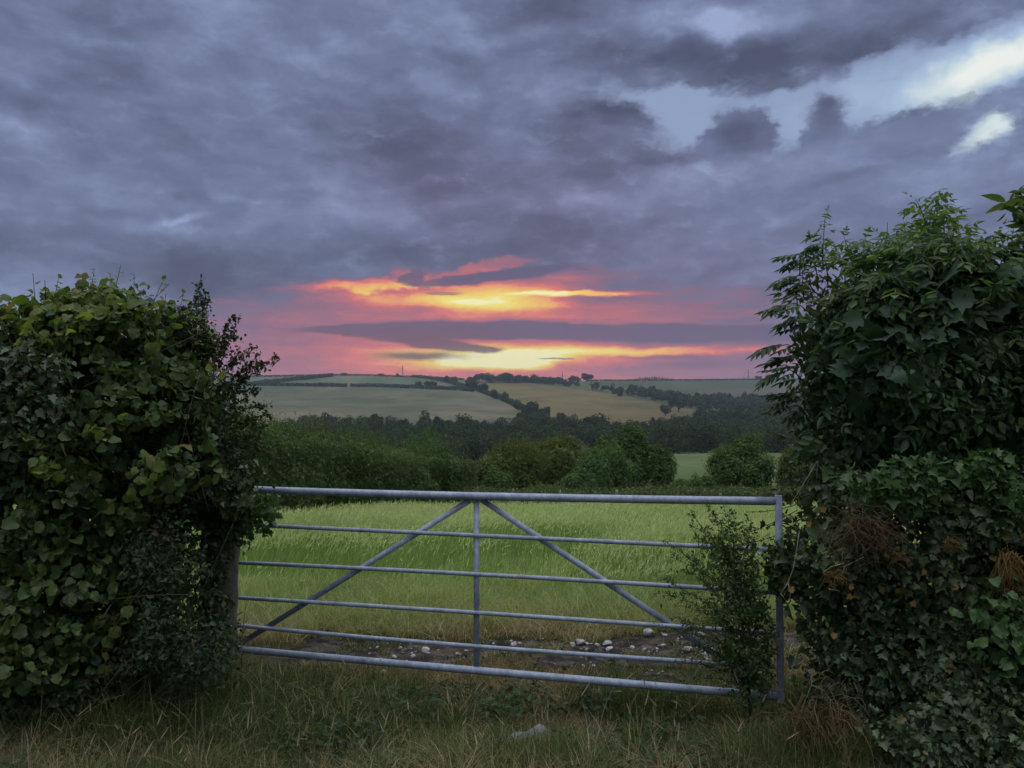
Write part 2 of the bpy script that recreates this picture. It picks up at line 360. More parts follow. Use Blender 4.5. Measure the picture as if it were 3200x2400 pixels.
# ------------------------------------------------------------------ materials
def newmat(name):
    m_ = bpy.data.materials.new(name); m_.use_nodes = True; m_.node_tree.nodes.clear(); return m_, G(m_.node_tree)
def out(gn, sh): gn.put(gn.n('ShaderNodeOutputMaterial').inputs[0], sh)
def leafmat(name, c1, c2, c3=None, trans=.35, gloss=.12, scale=.8, p3=.9, rough=.45):
    """leaf colours vary from leaf to leaf (c1..c2, a few c3), with a slow drift through the plant"""
    m_, n = newmat(name)
    ri = n.n('ShaderNodeNewGeometry').outputs['Random Per Island']
    pos = n.n('ShaderNodeNewGeometry').outputs['Position']
    f = n.clamp(n.ma(ri, .75, n.ma(n.noise(pos, scale, 3), 1.6, -.68)))
    col = n.mix(f, c1, c2)
    if c3: col = n.mix(n.m('GREATER_THAN', n.m('FRACT', n.mul(ri, 37.7)), p3), col, c3)
    d = n.n('ShaderNodeBsdfDiffuse'); n.put(d.inputs[0], col)
    t = n.n('ShaderNodeBsdfTranslucent'); n.put(t.inputs[0], n.mix(1.0, col, (1.25, 1.35, .7), 'MULTIPLY'))
    mx = n.n('ShaderNodeMixShader'); n.put(mx.inputs[0], trans); n.put(mx.inputs[1], d.outputs[0]); n.put(mx.inputs[2], t.outputs[0])
    if gloss > 0:
        gl = n.n('ShaderNodeBsdfGlossy'); gl.inputs['Roughness'].default_value = rough; gl.inputs[0].default_value = (1, 1, 1, 1)
        lw = n.n('ShaderNodeLayerWeight'); lw.inputs[0].default_value = .5
        fr = n.ma(n.m('POWER', lw.outputs[1], 3.0), gloss*1.6, gloss*.35)
        m2 = n.n('ShaderNodeMixShader'); n.put(m2.inputs[0], fr); n.put(m2.inputs[1], mx.outputs[0]); n.put(m2.inputs[2], gl.outputs[0]); mx = m2
    out(n, mx.outputs[0]); return m_
def groundmat(name, stops, scale, detail=6, stretch=(1, 1, 1), rot=0.0, second=None, s2=1.0, k2=.5, bump=0.0):
    m_, n = newmat(name)
    pos = n.n('ShaderNodeNewGeometry').outputs['Position']
    v = n.mapping(pos, rot=rot, scale=stretch)
    f = n.noise(v, scale, detail, .62)
    f = n.sm(f, .3, .7)
    col = n.ramp(f, stops)
    if second:
        f2 = n.sm(n.noise(pos, s2, 5, .6), .5, .62); col = n.mix(n.mul(f2, k2), col, second)
    b = n.n('ShaderNodeBsdfPrincipled'); n.put(b.inputs['Base Color'], col); b.inputs['Roughness'].default_value = .95
    b.inputs['Specular IOR Level'].default_value = .15
    if bump:
        bp = n.n('ShaderNodeBump'); bp.inputs['Strength'].default_value = bump; bp.inputs['Distance'].default_value = .05
        n.put(bp.inputs['Height'], n.noise(pos, scale*6, 6, .7)); n.put(b.inputs['Normal'], bp.outputs[0])
    out(n, b.outputs[0]); return m_
def barkmat(name, c1, c2, sc=30.0):
    return groundmat(name, [(0, c1), (1, c2)], sc, 5, (1, 1, .3), bump=.4)
# ------------------------------------------------------------------ the lie of the land
CX = np.array([700, 1100, 1500, 1700, 2100, 2450], float)
def rw(Y, rows): return (Y, [EYE+Y*ray(c, r)[1] for c, r in zip(CX, rows)])
TAB = [(0.3, [0]*6), (5.5, [0]*6), (8, [-.04]*6), (12, [-.12]*6), (16, [-.28]*6), (22, [-.60]*6), (30, [-1.12]*6), (36, [-1.45]*6),
       (48, [-3.6, -3.6, -3.6, -3.0, -2.3, -2.3]), (62, [-7, -7, -6, -4, -2.6, -2.6]), rw(85, [1540, 1540, 1540, 1500, 1486, 1486]),
       rw(150, [1520, 1520, 1500, 1450, 1413, 1413]), rw(200, [1500, 1500, 1490, 1460, 1440, 1440]), rw(270, [1470, 1470, 1462, 1452, 1438, 1432]),
       rw(380, [1372, 1388, 1392, 1398, 1398, 1398]), rw(500, [1318, 1325, 1338, 1342, 1342, 1342]), rw(600, [1285, 1298, 1308, 1316, 1320, 1320]),
       rw(750, [1255, 1262, 1272, 1268, 1292, 1290]), rw(900, [1225, 1230, 1237, 1232, 1255, 1255]), rw(1100, [1195, 1195, 1204, 1209, 1219, 1219]),
       rw(1280, [1179, 1171, 1187, 1190, 1189, 1185]), rw(1340, [1179, 1171, 1187, 1190, 1189, 1185]), rw(1500, [1188, 1185, 1200, 1205, 1200, 1196])]
zl = np.array(TAB[-1][1]); TAB += [(1900, list(zl-8)), (3000, list(zl-30)), (14000, list(zl-90))]
LY = np.linspace(math.log(.3), math.log(14000), 1500)
tabY = np.log([t[0] for t in TAB]); tabZ = np.array([t[1] for t in TAB])
PROF = np.stack([np.interp(LY, tabY, tabZ[:, j]) for j in range(6)], 1)
kk = np.exp(-.5*(np.arange(-14, 15)/5.0)**2); kk /= kk.sum()
PROF = np.stack([np.convolve(np.pad(PROF[:, j], 14, 'edge'), kk, 'valid') for j in range(6)], 1)
CF = np.linspace(CX[0], CX[-1], 141)
_w = np.stack([np.interp(CF, CX, np.eye(6)[j]) for j in range(6)], 0)
PF = PROF@_w; k2 = np.exp(-.5*(np.arange(-20, 21)/8.0)**2); k2 /= k2.sum()
PF = np.apply_along_axis(lambda r: np.convolve(np.pad(r, 20, 'edge'), k2, 'valid'), 1, PF)
def yeff(x, y):
    az_ = np.arctan2(x, y); r = np.hypot(x, y); ac = np.clip(az_, -.62, .62)
    return np.maximum(r*np.cos(ac), .31), 1600+F*np.tan(ac)
def zt(x, y, bumps=True):
    x = np.asarray(x, float); y = np.asarray(y, float)
    Ye, c = yeff(x, y)
    i = np.clip((np.log(Ye)-LY[0])/(LY[1]-LY[0]), 0, len(LY)-1.001); j = np.clip((c-CF[0])/(CF[1]-CF[0]), 0, len(CF)-1.001)
    i0 = i.astype(int); j0 = j.astype(int); fi = i-i0; fj = j-j0
    z = (PF[i0, j0]*(1-fi)+PF[i0+1, j0]*fi)*(1-fj)+(PF[i0, j0+1]*(1-fi)+PF[i0+1, j0+1]*fi)*fj
    if bumps:
        p = np.stack([x*1.3, y*1.3, x*0], -1); z = z+(fbm(p)-.5)*.10*np.clip(1-(np.hypot(x, y)-9)/10, 0, 1)
        p = np.stack([x*.012, y*.012, x*0], -1); z = z+(fbm(p)-.5)*5*np.clip((np.hypot(x, y)-180)/400, 0, 1)*np.clip((1250-np.hypot(x, y))/200, .15, 1)
    return z
def row_of(x, y, z):          # photograph row of a ground point, used to lay out the distant fields
    v = (z-EYE)/y; b = np.tan(np.arctan(v)-PITCH); return 1200-F*b
Ygrid = np.exp(np.linspace(math.log(60), math.log(1340), 900))
def ground_at(px, row, Ymin=240.0):       # where a photograph pixel meets the hillside
    u = ray(px, row)[0]; Yg = Ygrid[Ygrid >= Ymin]
    z = zt(u*Yg, Yg); rr = row_of(u*Yg, Yg, z)
    k = np.where(rr <= row)[0]
    k = k[0] if len(k) else int(np.argmin(rr))
    return np.array([u*Yg[k], Yg[k], z[k]])
POLY = {
 'pale_field': [(640, 1214), (850, 1206), (1100, 1208), (1190, 1209), (1500, 1225), (1560, 1250), (1640, 1290), (1700, 1330), (1690, 1350), (1500, 1350), (1000, 1352), (640, 1370)],
 'upper_field': [(840, 1203), (1000, 1187), (1140, 1150), (1280, 1150), (1400, 1150), (1480, 1150), (1480, 1222), (1200, 1211), (1000, 1208)],
 'strip_field': [(640, 1150), (1140, 1150), (1140, 1174), (1000, 1185), (840, 1199), (640, 1204)],
 'tan_field': [(1470, 1186), (1600, 1193), (1800, 1213), (2000, 1248), (2185, 1283), (2120, 1302), (2040, 1330), (1900, 1330), (1700, 1310), (1620, 1275), (1560, 1243)],
 'brown_field': [(2180, 1219), (2330, 1212), (2700, 1212), (2700, 1262), (2180, 1255)],
 'stubble_field': [(1860, 1212), (2010, 1216), (2040, 1228), (1930, 1226)],
 'dark_field': [(1840, 1150), (2700, 1150), (2700, 1262), (2180, 1262), (1980, 1240), (1870, 1215)],
}
MG = {
 'grass': groundmat('verge_soil', [(0, (.030, .028, .014)), (.5, (.06, .055, .025)), (1, (.11, .085, .04))], 5.0, 8, second=(.05, .07, .02), s2=1.2, k2=.6, bump=.6),
 'mud': groundmat('muddy_soil', [(0, (.018, .013, .012)), (.5, (.05, .04, .034)), (1, (.15, .13, .115))], 9.0, 8, second=(.14, .11, .07), s2=2.0, k2=.35, bump=.9),
 'crop': groundmat('crop_floor', [(0, (.10, .13, .03)), (.6, (.17, .20, .055)), (1, (.23, .24, .08))], .8, 8, (1, .6, 1), bump=.3),
 'rough': groundmat('rough_pasture', [(0, (.035, .055, .02)), (1, (.08, .11, .04))], .05, 8),
 'near_field': groundmat('meadow', [(0, (0.060, 0.095, 0.030)), (.6, (0.085, 0.123, 0.040)), (1, (0.120, 0.152, 0.055))], .06, 9, (1, .35, 1), second=(0.050, 0.081, 0.025), s2=.4, k2=.5),
 'pale_field': groundmat('pale_meadow', [(0, (0.070, 0.078, 0.044)), (.5, (0.102, 0.102, 0.058)), (1, (0.156, 0.129, 0.078))], .012, 10, (1, .35, 1), .3, second=(0.061, 0.075, 0.037), s2=.018, k2=.75),
 'upper_field': groundmat('upper_meadow', [(0, (0.064, 0.086, 0.048)), (.6, (0.089, 0.109, 0.056)), (1, (0.128, 0.133, 0.076))], .012, 10, (1, .35, 1), -.2),
 'strip_field': groundmat('strip_meadow', [(0, (0.068, 0.094, 0.052)), (1, (0.102, 0.117, 0.068))], .012, 8, (1, .4, 1)),
 'tan_field': groundmat('ripening_wheat', [(0, (0.095, 0.074, 0.026)), (.5, (0.119, 0.092, 0.033)), (1, (0.152, 0.120, 0.044))], .012, 10, (1, .35, 1), -.35, second=(0.072, 0.062, 0.022), s2=.014, k2=.6),
 'brown_field': groundmat('brown_pasture', [(0, (.065, .065, .04)), (1, (.09, .08, .05))], .02, 8),
 'stubble_field': groundmat('stubble', [(0, (0.096, 0.083, 0.053)), (1, (0.120, 0.098, 0.060))], .02, 8),
 'dark_field': groundmat('dark_pasture', [(0, (0.041, 0.060, 0.032)), (.6, (0.054, 0.072, 0.036)), (1, (0.072, 0.085, 0.050))], .01, 8, (1, .4, 1)),
}
MGK = list(MG)
def mudmask(x, y):
    p = np.stack([x*1.1+7, y*1.6, x*0], -1); n_ = fbm(p, 4); n2 = fbm(np.stack([x*3.1, y*3.7, x*0+2], -1), 3)
    e = np.exp(-((y-6.75+.16*np.sin(x*1.7+.5)-.08*x)/.62)**2)*np.clip((x+2.2)/.6, 0, 1)*np.clip((2.9-x)/.5, 0, 1)
    f_ = np.exp(-((y-5.75)/.35)**2)*np.clip((x-.4)/.5, 0, 1)*np.clip((2.4-x)/.5, 0, 1)*.66
    return np.maximum(e, f_)*(-.58+1.2*n_+1.75*n2)
azs = np.concatenate([np.linspace(-180, -37, 48)[:-1], np.linspace(-37, 37, 620), np.linspace(37, 180, 48)[1:]])*np.pi/180
rs = np.concatenate([np.linspace(.35, 3.4, 20), np.exp(np.linspace(math.log(3.5), math.log(1330), 620)), np.exp(np.linspace(math.log(1340), math.log(4200), 40))])
A_, R_ = np.meshgrid(azs, rs); 
fac = 1/np.cos(np.clip(A_, -.62, .62)); Rr = R_*fac
X_ = np.sin(A_)*Rr; Y_ = np.cos(A_)*Rr; Z_ = zt(X_, Y_)
nr, na = X_.shape; idx = np.arange(nr*na).reshape(nr, na)
q = np.stack([idx[:-1, :-1], idx[:-1, 1:], idx[1:, 1:], idx[1:, :-1]], -1).reshape(-1, 4)[:, ::-1]
Vg = np.stack([X_, Y_, Z_], -1).reshape(-1, 3); cen = Vg[q].mean(1)
Ye_, Cc = yeff(cen[:, 0], cen[:, 1])
az_c = np.arctan2(cen[:, 0], cen[:, 1]); rowc = row_of(0, Ye_*np.cos(0), cen[:, 2])
mi = np.full(len(q), MGK.index('rough'))
mi[Ye_ < 7.6] = MGK.index('grass'); mi[(Ye_ >= 7.6) & (Ye_ < 31)] = MGK.index('crop')
mi[(Ye_ < 9) & (mudmask(cen[:, 0], cen[:, 1]) > .52) & (cen[:, 1] > 4.9)] = MGK.index('mud')
mi[(Ye_ > 60) & (Ye_ < 152) & (Cc > 1900)] = MGK.index('near_field')
far = (Ye_ > 420)
for k in reversed(list(POLY)):
    s_ = far & in_poly(Cc, rowc, POLY[k]); mi[s_] = MGK.index(k)
mi[(Ye_ > 1338)] = MGK.index('rough')
me = mesh_np('ground', Vg, q.ravel(), np.full(len(q), 4), True, mi)
cv = len(Vg)
ground = link('ground', me, [MG[k] for k in MGK]); tag(ground, kind='structure')
# close the small hole under the photographer's feet
bm = bmesh.new(); ring = [bm.verts.new((math.sin(a)*.36*1.2, math.cos(a)*.36*1.2, -.01)) for a in np.linspace(0, 2*math.pi, 24, endpoint=False)]
bm.faces.new(ring[::-1]); me = bpy.data.meshes.new('path'); bm.to_mesh(me); bm.free(); tag(link('path', me, MG['grass']), kind='structure')
# ------------------------------------------------------------------ the gate and its posts
GC = np.array([-.2231, 5.2915]); GYAW = -.2679; GD = np.array([math.cos(GYAW), math.sin(GYAW)]); GN = np.array([GD[1], -GD[0]])   # GN points to the photographer
if GN[1] > 0: GN = -GN
def gp(px, row, off=0.0):     # a pixel carried onto the upright plane of the gate, off metres nearer
    u, v = ray(px, row); c0 = GC+GN*off
    # u*Y = c0x + t*Dx ; Y = c0y + t*Dy
    t = (c0[0]-u*c0[1])/(u*GD[1]-GD[0]); Y = c0[1]+t*GD[1]
    return np.array([u*Y, Y, EYE+v*Y])
mg, n = newmat('galvanised_steel')
pos = n.n('ShaderNodeNewGeometry').outputs['Position']
f = n.noise(pos, 11, 9, .78); f2 = n.noise(n.mapping(pos, scale=(1, 1, .4)), 60, 5, .7)
col = n.ramp(n.clamp(n.ma(f2, .5, n.ma(f, 1.0, -.25))), [(.28, (.15, .17, .21)), (.5, (.27, .31, .385)), (.74, (.43, .485, .58))])
spots = n.sm(n.noise(pos, 45, 4, .75), .63, .70); col = n.mix(n.mul(spots, .6), col, (.62, .63, .64))
rust = n.sm(n.noise(pos, 14, 6, .75), .66, .74); col = n.mix(n.mul(rust, .75), col, (.16, .12, .10))
b = n.n('ShaderNodeBsdfPrincipled'); n.put(b.inputs['Base Color'], col); b.inputs['Metallic'].default_value = .25
n.put(b.inputs['Roughness'], n.ma(f, .3, .42)); b.inputs['Specular IOR Level'].default_value = .4
bp = n.n('ShaderNodeBump'); bp.inputs['Strength'].default_value = .25; bp.inputs['Distance'].default_value = .004; n.put(bp.inputs['Height'], f2); n.put(b.inputs['Normal'], bp.outputs[0])
out(n, b.outputs[0]); M_GALV = mg
M_RUST = groundmat('rusty_iron', [(0, (.05, .02, .015)), (1, (.16, .06, .035))], 40, 6, bump=.3)
base = gp(1489, 2100); groot = empty('field_gate', (base[0], base[1], float(zt(base[0], base[1]))))
tag(groot, 'long galvanised tubular steel field gate with six rails closed across the muddy gateway', 'gate')
def gpart(name, buf, mat=M_GALV, smooth=True, label=None):
    me = buf.mesh(name, smooth)
    o = link(name, me, mat, groot); o.matrix_parent_inverse = Matrix.Translation(groot.location).inverted()
    if label: o['label'] = label
    return o
RAILS = [((712, 1527), (1489, 1552), (2424, 1566), .024), ((712, 1637.5), (1489, 1673), (2424, 1718), .0135), ((712, 1757), (1489, 1793), (2424, 1852), .0135),
         ((712, 1866), (1489, 1914), (2424, 1980), .0135), ((712, 1952), (1489, 2023), (2424, 2084), .0135), ((712, 2026), (1489, 2096), (2432, 2176), .023)]
for k, (a, m_, c, r_) in enumerate(RAILS):
    A, Mi, C = gp(*a), gp(*m_), gp(*c)
    ts = np.linspace(0, 1, 25); L_ = np.linalg.norm
    tm = L_(Mi-A)/L_(C-A); sag = Mi-(A+(C-A)*tm)
    pts = [A+(C-A)*t+sag*.75*(t*(1-t))/(tm*(1-tm)) for t in ts]
    buf = Buf(); tube(buf, pts, r_, 16)
    gpart('top_rail' if k == 0 else 'bottom_rail' if k == 5 else 'rail', buf)
buf = Buf(); boxm(buf, gp(1489, 1562, -.012), gp(1489, 2090, -.012), .034, .010, tuple(np.append(GN, 0))); gpart('upright', buf, smooth=False)
for a, c in (((1470, 1562), (757, 2008)), ((1506, 1562), (2428, 2172))):
    buf = Buf(); boxm(buf, gp(a[0], a[1], -.022), gp(c[0], c[1], -.022), .036, .008, tuple(np.append(GN, 0))); gpart('brace', buf, smooth=False)
def bevel_box(a, b_, w, h, up, bev=.004):
    bf = Buf(); boxm(bf, a, b_, w, h, up); me = bf.mesh('x'); bm = bmesh.new(); bm.from_mesh(me); bpy.data.meshes.remove(me)
    bmesh.ops.bevel(bm, geom=bm.edges[:], offset=bev, segments=2, affect='EDGES', profile=.5); return bm
def bmpart(name, bm, mat, parent=None, world=True):
    me = bpy.data.meshes.new(name); bm.to_mesh(me); bm.free(); o = link(name, me, mat, parent)
    if parent is not None: o.matrix_parent_inverse = Matrix.Translation(parent.location).inverted()
    return o
up3 = tuple(np.append(GN, 0))
bmpart('closing_stile', bevel_box(gp(2433, 1548), gp(2439, 2196), .040, .034, up3), M_GALV, groot)
bmpart('hinge_stile', bevel_box(gp(712, 1512), gp(712, 2040), .040, .034, up3), M_GALV, groot)
buf = Buf(); tube(buf, [gp(2369, 1722, .02), gp(2369, 1796, .02)], .004, 8); tube(buf, [gp(2400, 1722, .0), gp(2369, 1723, .02)], .004, 8); lt = gpart('latch', buf)
buf = Buf(); tube(buf, [gp(2368, 1781, .022), gp(2440, 1782, .022)], .012, 10)
o = link('bolt', buf.mesh('bolt', True), M_RUST, lt); o.matrix_parent_inverse = Matrix.Translation(groot.location).inverted(); o['label'] = 'dark rusty sliding bolt'
# hinge-side stone post
mp, n = newmat('lichened_stone')
pos = n.n('ShaderNodeNewGeometry').outputs['Position']
f = n.noise(pos, 14, 8, .7); col = n.ramp(f, [(.3, (.03, .027, .022)), (.5, (.085, .078, .062)), (.7, (.17, .155, .125))])
gr = n.sm(n.noise(pos, 7, 5, .7), .5, .62); col = n.mix(n.mul(gr, .5), col, (.08, .10, .045))
b = n.n('ShaderNodeBsdfPrincipled'); n.put(b.inputs['Base Color'], col); b.inputs['Roughness'].default_value = .95
bp = n.n('ShaderNodeBump'); bp.inputs['Strength'].default_value = .8; bp.inputs['Distance'].default_value = .012; n.put(bp.inputs['Height'], f); n.put(b.inputs['Normal'], bp.outputs[0])
out(n, b.outputs[0]); M_STONE = mp
def rough_post(name, foot, top, w, d, bend=.015, seed=0, mat=None, parent=None):
    bm = bmesh.new(); rg = np.random.default_rng(seed); lv = []
    for k in range(15):
        t = k/14; c = foot+(top-foot)*t; s_ = 1-.06*t
        ring = []
        for j in range(12):
            a = 2*math.pi*j/12; x = math.copysign(abs(math.cos(a))**.55, math.cos(a)); y = math.copysign(abs(math.sin(a))**.55, math.sin(a))
            jr = 1+rg.normal(0, .035)
            ring.append(bm.verts.new((c[0]+x*w/2*s_*jr, c[1]+y*d/2*s_*jr, c[2]+rg.normal(0, .004))))
        lv.append(ring)
    for k in range(14):
        for j in range(12): bm.faces.new((lv[k][j], lv[k][(j+1) % 12], lv[k+1][(j+1) % 12], lv[k+1][j]))
    bm.faces.new(lv[-1]); bm.faces.new(lv[0][::-1])
    for f_ in bm.faces: f_.smooth = True
    me = bpy.data.meshes.new(name); bm.to_mesh(me); bm.free(); return link(name, me, mat, parent)
fp = at(676, 2050, 5.55); tp = at(688, 1540, 5.55)
o = rough_post('gate_post', np.array([fp[0], 5.55, -.15]), np.array([tp[0]+.01, 5.55, 1.30]), .24, .20, seed=3, mat=M_STONE)
tag(o, 'rough grey weathered post carrying the hinge end of the gate, draped with ivy', 'gate post')
# ------------------------------------------------------------------ trees and hedges of the far side
M_WOOD = leafmat('woodland_leaves', (0.015, 0.029, 0.015), (0.064, 0.085, 0.038), (0.076, 0.081, 0.047), .25, 0, .07, .88)
M_HILLH = leafmat('hill_hedge_leaves', (.025, .042, .018), (.055, .08, .03), None, .2, 0, .02)
M_FARTR = leafmat('far_tree_leaves', (.025, .040, .018), (.060, .085, .03), None, .3, 0, .05)
M_BARKD = barkmat('dark_bark', (.03, .024, .018), (.09, .07, .05), 3)
def crown(buf, c, rx, ry, rz, n, size, rng, lobes=9, tmpl=CLUMP, up=.35, inner=.25, irr=.25, nj=.45):
    """leaf clumps spread through the volume of a crown made of several lobes"""
    c = np.asarray(c, float)
    lc = rng.normal(0, 1, (lobes, 3)); lc /= np.linalg.norm(lc, axis=1, keepdims=True); lc *= rng.uniform(.25, .74, (lobes, 1)); lc[:, 2] = np.where(rng.random(lobes) < .7, np.abs(lc[:, 2]), lc[:, 2])*1.0-.06
    lr = rng.uniform(.28, .50, lobes)
    k = rng.integers(0, lobes, n); d = rng.normal(0, 1, (n, 3)); d[:, 2] += .25; d /= np.linalg.norm(d, axis=1, keepdims=True)
    rad = np.where(rng.random(n) < inner, rng.uniform(.2, .9, n), rng.normal(1.0, .10, n))
    p = lc[k]+d*(lr[k]*rad)[:, None]
    sd_ = rng.uniform(0, 50); nse = fbm(p*3.1+sd_, 2); p = p*(1+(fbm(p*2.3+sd_+9, 3)-.5)*.75*min(irr*2, 1))[:, None]
    keep = nse > .5-.5*irr-.14+.0*rad; p = p[keep]; d = d[keep]
    P_ = c+p*np.array([rx, ry, rz]); nn = d+rng.normal(0, nj, d.shape); nn[:, 2] += up
    tip = rng.normal(0, 1, d.shape); tip[:, 2] -= .3
    stamp(buf, tmpl, P_, frames(nn, tip), size*rng.uniform(.6, 1.4, len(P_)))
# -- woods in the valley: one mass each
def wood(name, poly, n, hmin, hmax, label, seed, nc=420, cs=1.05, extra=()):
    rng = np.random.default_rng(seed); buf = Buf()
    xs = [p[0] for p in poly]; ys = [p[1] for p in poly]; pts = []; occ = {}
    tries = 0
    while len(pts) < n and tries < n*60:
        tries += 1
        px, row = rng.uniform(min(xs), max(xs)), rng.uniform(min(ys), max(ys))
        if not in_poly(px, row, poly): continue
        g_ = ground_at(px, row)
        key = (int(g_[0]/7.5), int(g_[1]/9.0))
        if key in occ: continue
        occ[key] = 1; pts.append(g_)
    for p in pts+[ground_at(*e) for e in extra]:
        h = rng.uniform(hmin*.85, hmax*1.15); w = h*rng.uniform(.36, .56)
        sc_ = np.clip(p[1]/600, .55, 1.5)
        crown(buf, (p[0], p[1], p[2]+h*.42), w, w, h*.50, int(nc/sc_), cs*sc_*h/13, rng, 6, up=.2, inner=.1, irr=0, nj=.3)
    o = link(name, buf.mesh(name), M_WOOD); tag(o, label, 'woodland', None, 'stuff'); return o
wood('woodland', [(640, 1372), (900, 1362), (1000, 1352), (1450, 1356), (1700, 1362), (1700, 1470), (1200, 1470), (640, 1470)], 330, 8, 12,
     'dark broadleaved wood filling the valley floor below the pale meadow', 3)
wood('woodland', [(1620, 1325), (1700, 1342), (1800, 1356), (1900, 1366), (2045, 1366), (2110, 1346), (2200, 1322), (2330, 1302), (2560, 1298), (2560, 1440), (1900, 1440), (1600, 1400)], 520, 8, 12,
     'large blue-green wood covering the valley side right of the tan field', 4)
wood('woodland', [(1430, 1194), (1500, 1190), (1640, 1197), (1850, 1216), (2000, 1246), (2190, 1284), (2280, 1290), (2560, 1290), (2560, 1258), (2200, 1256), (2040, 1240), (1950, 1236), (1860, 1220), (1790, 1205), (1700, 1196), (1560, 1188)], 420, 7, 11.5,
     'dark belt of trees running down the hillside along the upper edge of the tan field', 5, 300, 1.05)
# -- hedgerows on the hill
def hedge_line(name, pts, w, h, n, size, label, seed, mat=None, var=.5, group=None, cat='hedgerow', tm=CLUMP, Ymin=240):
    rng = np.random.default_rng(seed); G_ = [ground_at(*p, Ymin) if len(p) == 2 else np.array([p[0], p[1], float(zt(p[0], p[1]))]) for p in pts]
    G_ = np.array(G_); seg = np.linalg.norm(np.diff(G_[:, :2], axis=0), axis=1); cum = np.concatenate([[0], np.cumsum(seg)])
    s_ = rng.uniform(0, cum[-1], n); x = np.interp(s_, cum, G_[:, 0]); y = np.interp(s_, cum, G_[:, 1])
    a = rng.uniform(0, 2*np.pi, n); hl = h*(1-var/2+var*fbm(np.stack([x/h/2, y/h/2, x*0], -1), 3)); hl = hl*rng.uniform(.9, 1.08, n)
    k = np.interp(s_, cum, np.arange(len(cum))).astype(int).clip(0, len(seg)-1); d = np.diff(G_[:, :2], axis=0)[k]/seg[k][:, None]; nm = np.stack([-d[:, 1], d[:, 0]], 1)
    e = np.sin(a)*w/2; zz = hl*np.where(np.cos(a) > -.2, np.abs(np.cos(a))**.5, rng.uniform(0, 1, n)); inn = rng.random(n) < .2; zz = np.where(inn, zz*rng.uniform(.2, 1, n), zz)
    xx = x+nm[:, 0]*e; yy = y+nm[:, 1]*e; z0 = zt(xx, yy)
    P_ = np.stack([xx, yy, z0+zz], 1); nn = np.stack([nm[:, 0]*np.sin(a), nm[:, 1]*np.sin(a), np.cos(a)+.3], 1)+rng.normal(0, .5, (n, 3))
    buf = Buf(); stamp(buf, tm, P_, frames(nn, rng.normal(0, 1, (n, 3))), size*rng.uniform(.6, 1.4, n))
    o = link(name, buf.mesh(name), mat or M_HILLH); tag(o, label, cat, group); return o
HG = 'hedgerows on the far hill'
hedge_line('hedgerow', [(690, 1204), (850, 1206), (1020, 1208), (1085, 1209)], 3, 4.0, 3500, 1.2, 'dark hedge along the bottom of the upper meadow, left of its gap', 21, group=HG)
hedge_line('hedgerow', [(1094, 1209), (1200, 1210), (1350, 1217), (1480, 1225)], 3, 4.2, 3500, 1.2, 'dark hedge between the two pale meadows, under the two round trees', 22, group=HG)
hedge_line('hedgerow', [(700, 1207), (790, 1204), (860, 1196), (960, 1186), (1040, 1177)], 4, 4.6, 4200, 1.4, 'thick hedge climbing the hill from the far left to the skyline', 23, group=HG)
hedge_line('hedgerow', [(640, 1180), (900, 1177), (1100, 1172), (1280, 1172), (1340, 1180), (1450, 1188)], 3, 2.8, 5200, 1.1, 'low hedge along the skyline of the left hill', 24, group=HG)
hedge_line('hedgerow', [(1290, 1180), (1400, 1196), (1470, 1212), (1510, 1228), (1560, 1246), (1610, 1268), (1650, 1290), (1690, 1312)], 5, 4.2, 5200, 1.4, 'hedge running down the slope between the pale meadow and the tan field', 25, group=HG)
hedge_line('hedgerow', [(1830, 1190), (2000, 1190), (2200, 1189), (2450, 1185), (2600, 1185)], 3, 2.4, 4500, 1.1, 'low hedge along the skyline of the dark field on the right', 26, group=HG)
hedge_line('hedgerow', [(2050, 1418), (2140, 1412), (2230, 1408), (2330, 1405), (2560, 1405)], 2.5, 2.4, 5000, .5, 'trimmed hedge at the far end of the bright meadow seen between the trees', 27, group=None, Ymin=70)
# -- separate trees, each with a crown and a trunk
def tree_root(name, p, label, cat='tree', group=None):
    r_ = empty(name, tuple(p)); tag(r_, label, cat, group); return r_
def trunk(buf, h, r_, rng, limbs=4, spread=.35, lean=0.0):
    pts = [np.array([lean*t*t*h+rng.normal(0, .01*h)*t, rng.normal(0, .01*h)*t, h*t]) for t in np.linspace(0, .8, 6)]
    tube(buf, pts, np.linspace(r_, r_*.35, 6), 7)
    for k in range(limbs):
        b_ = pts[2+k % 3]; a = rng.uniform(0, 6.28); L_ = h*rng.uniform(.28, .42); q_ = [b_+np.array([math.cos(a)*spread*L_*2*t, math.sin(a)*spread*L_*2*t, L_*t*.9]) for t in np.linspace(0, 1, 4)]
        tube(buf, q_, np.linspace(r_*.4, r_*.12, 4), 5)
def far_tree(p, h, w, label, seed, n=420, cs=None, group='trees standing on the far hill', name='hill_tree', zc=.44, zr=.50, lobes=8, mat=None, irr=.15, cat='tree'):
    rng = np.random.default_rng(seed); r_ = tree_root(name, p, label, cat, group)
    b1 = Buf(); crown(b1, (0, 0, h*zc), w/2, w/2, h*zr, n, cs or h*.13, rng, lobes, irr=irr); link('crown', b1.mesh('crown'), mat or M_FARTR, r_)
    b2 = Buf(); trunk(b2, h*.8, h*.035, rng); link('trunk', b2.mesh('trunk', True), M_BARKD, r_); return r_
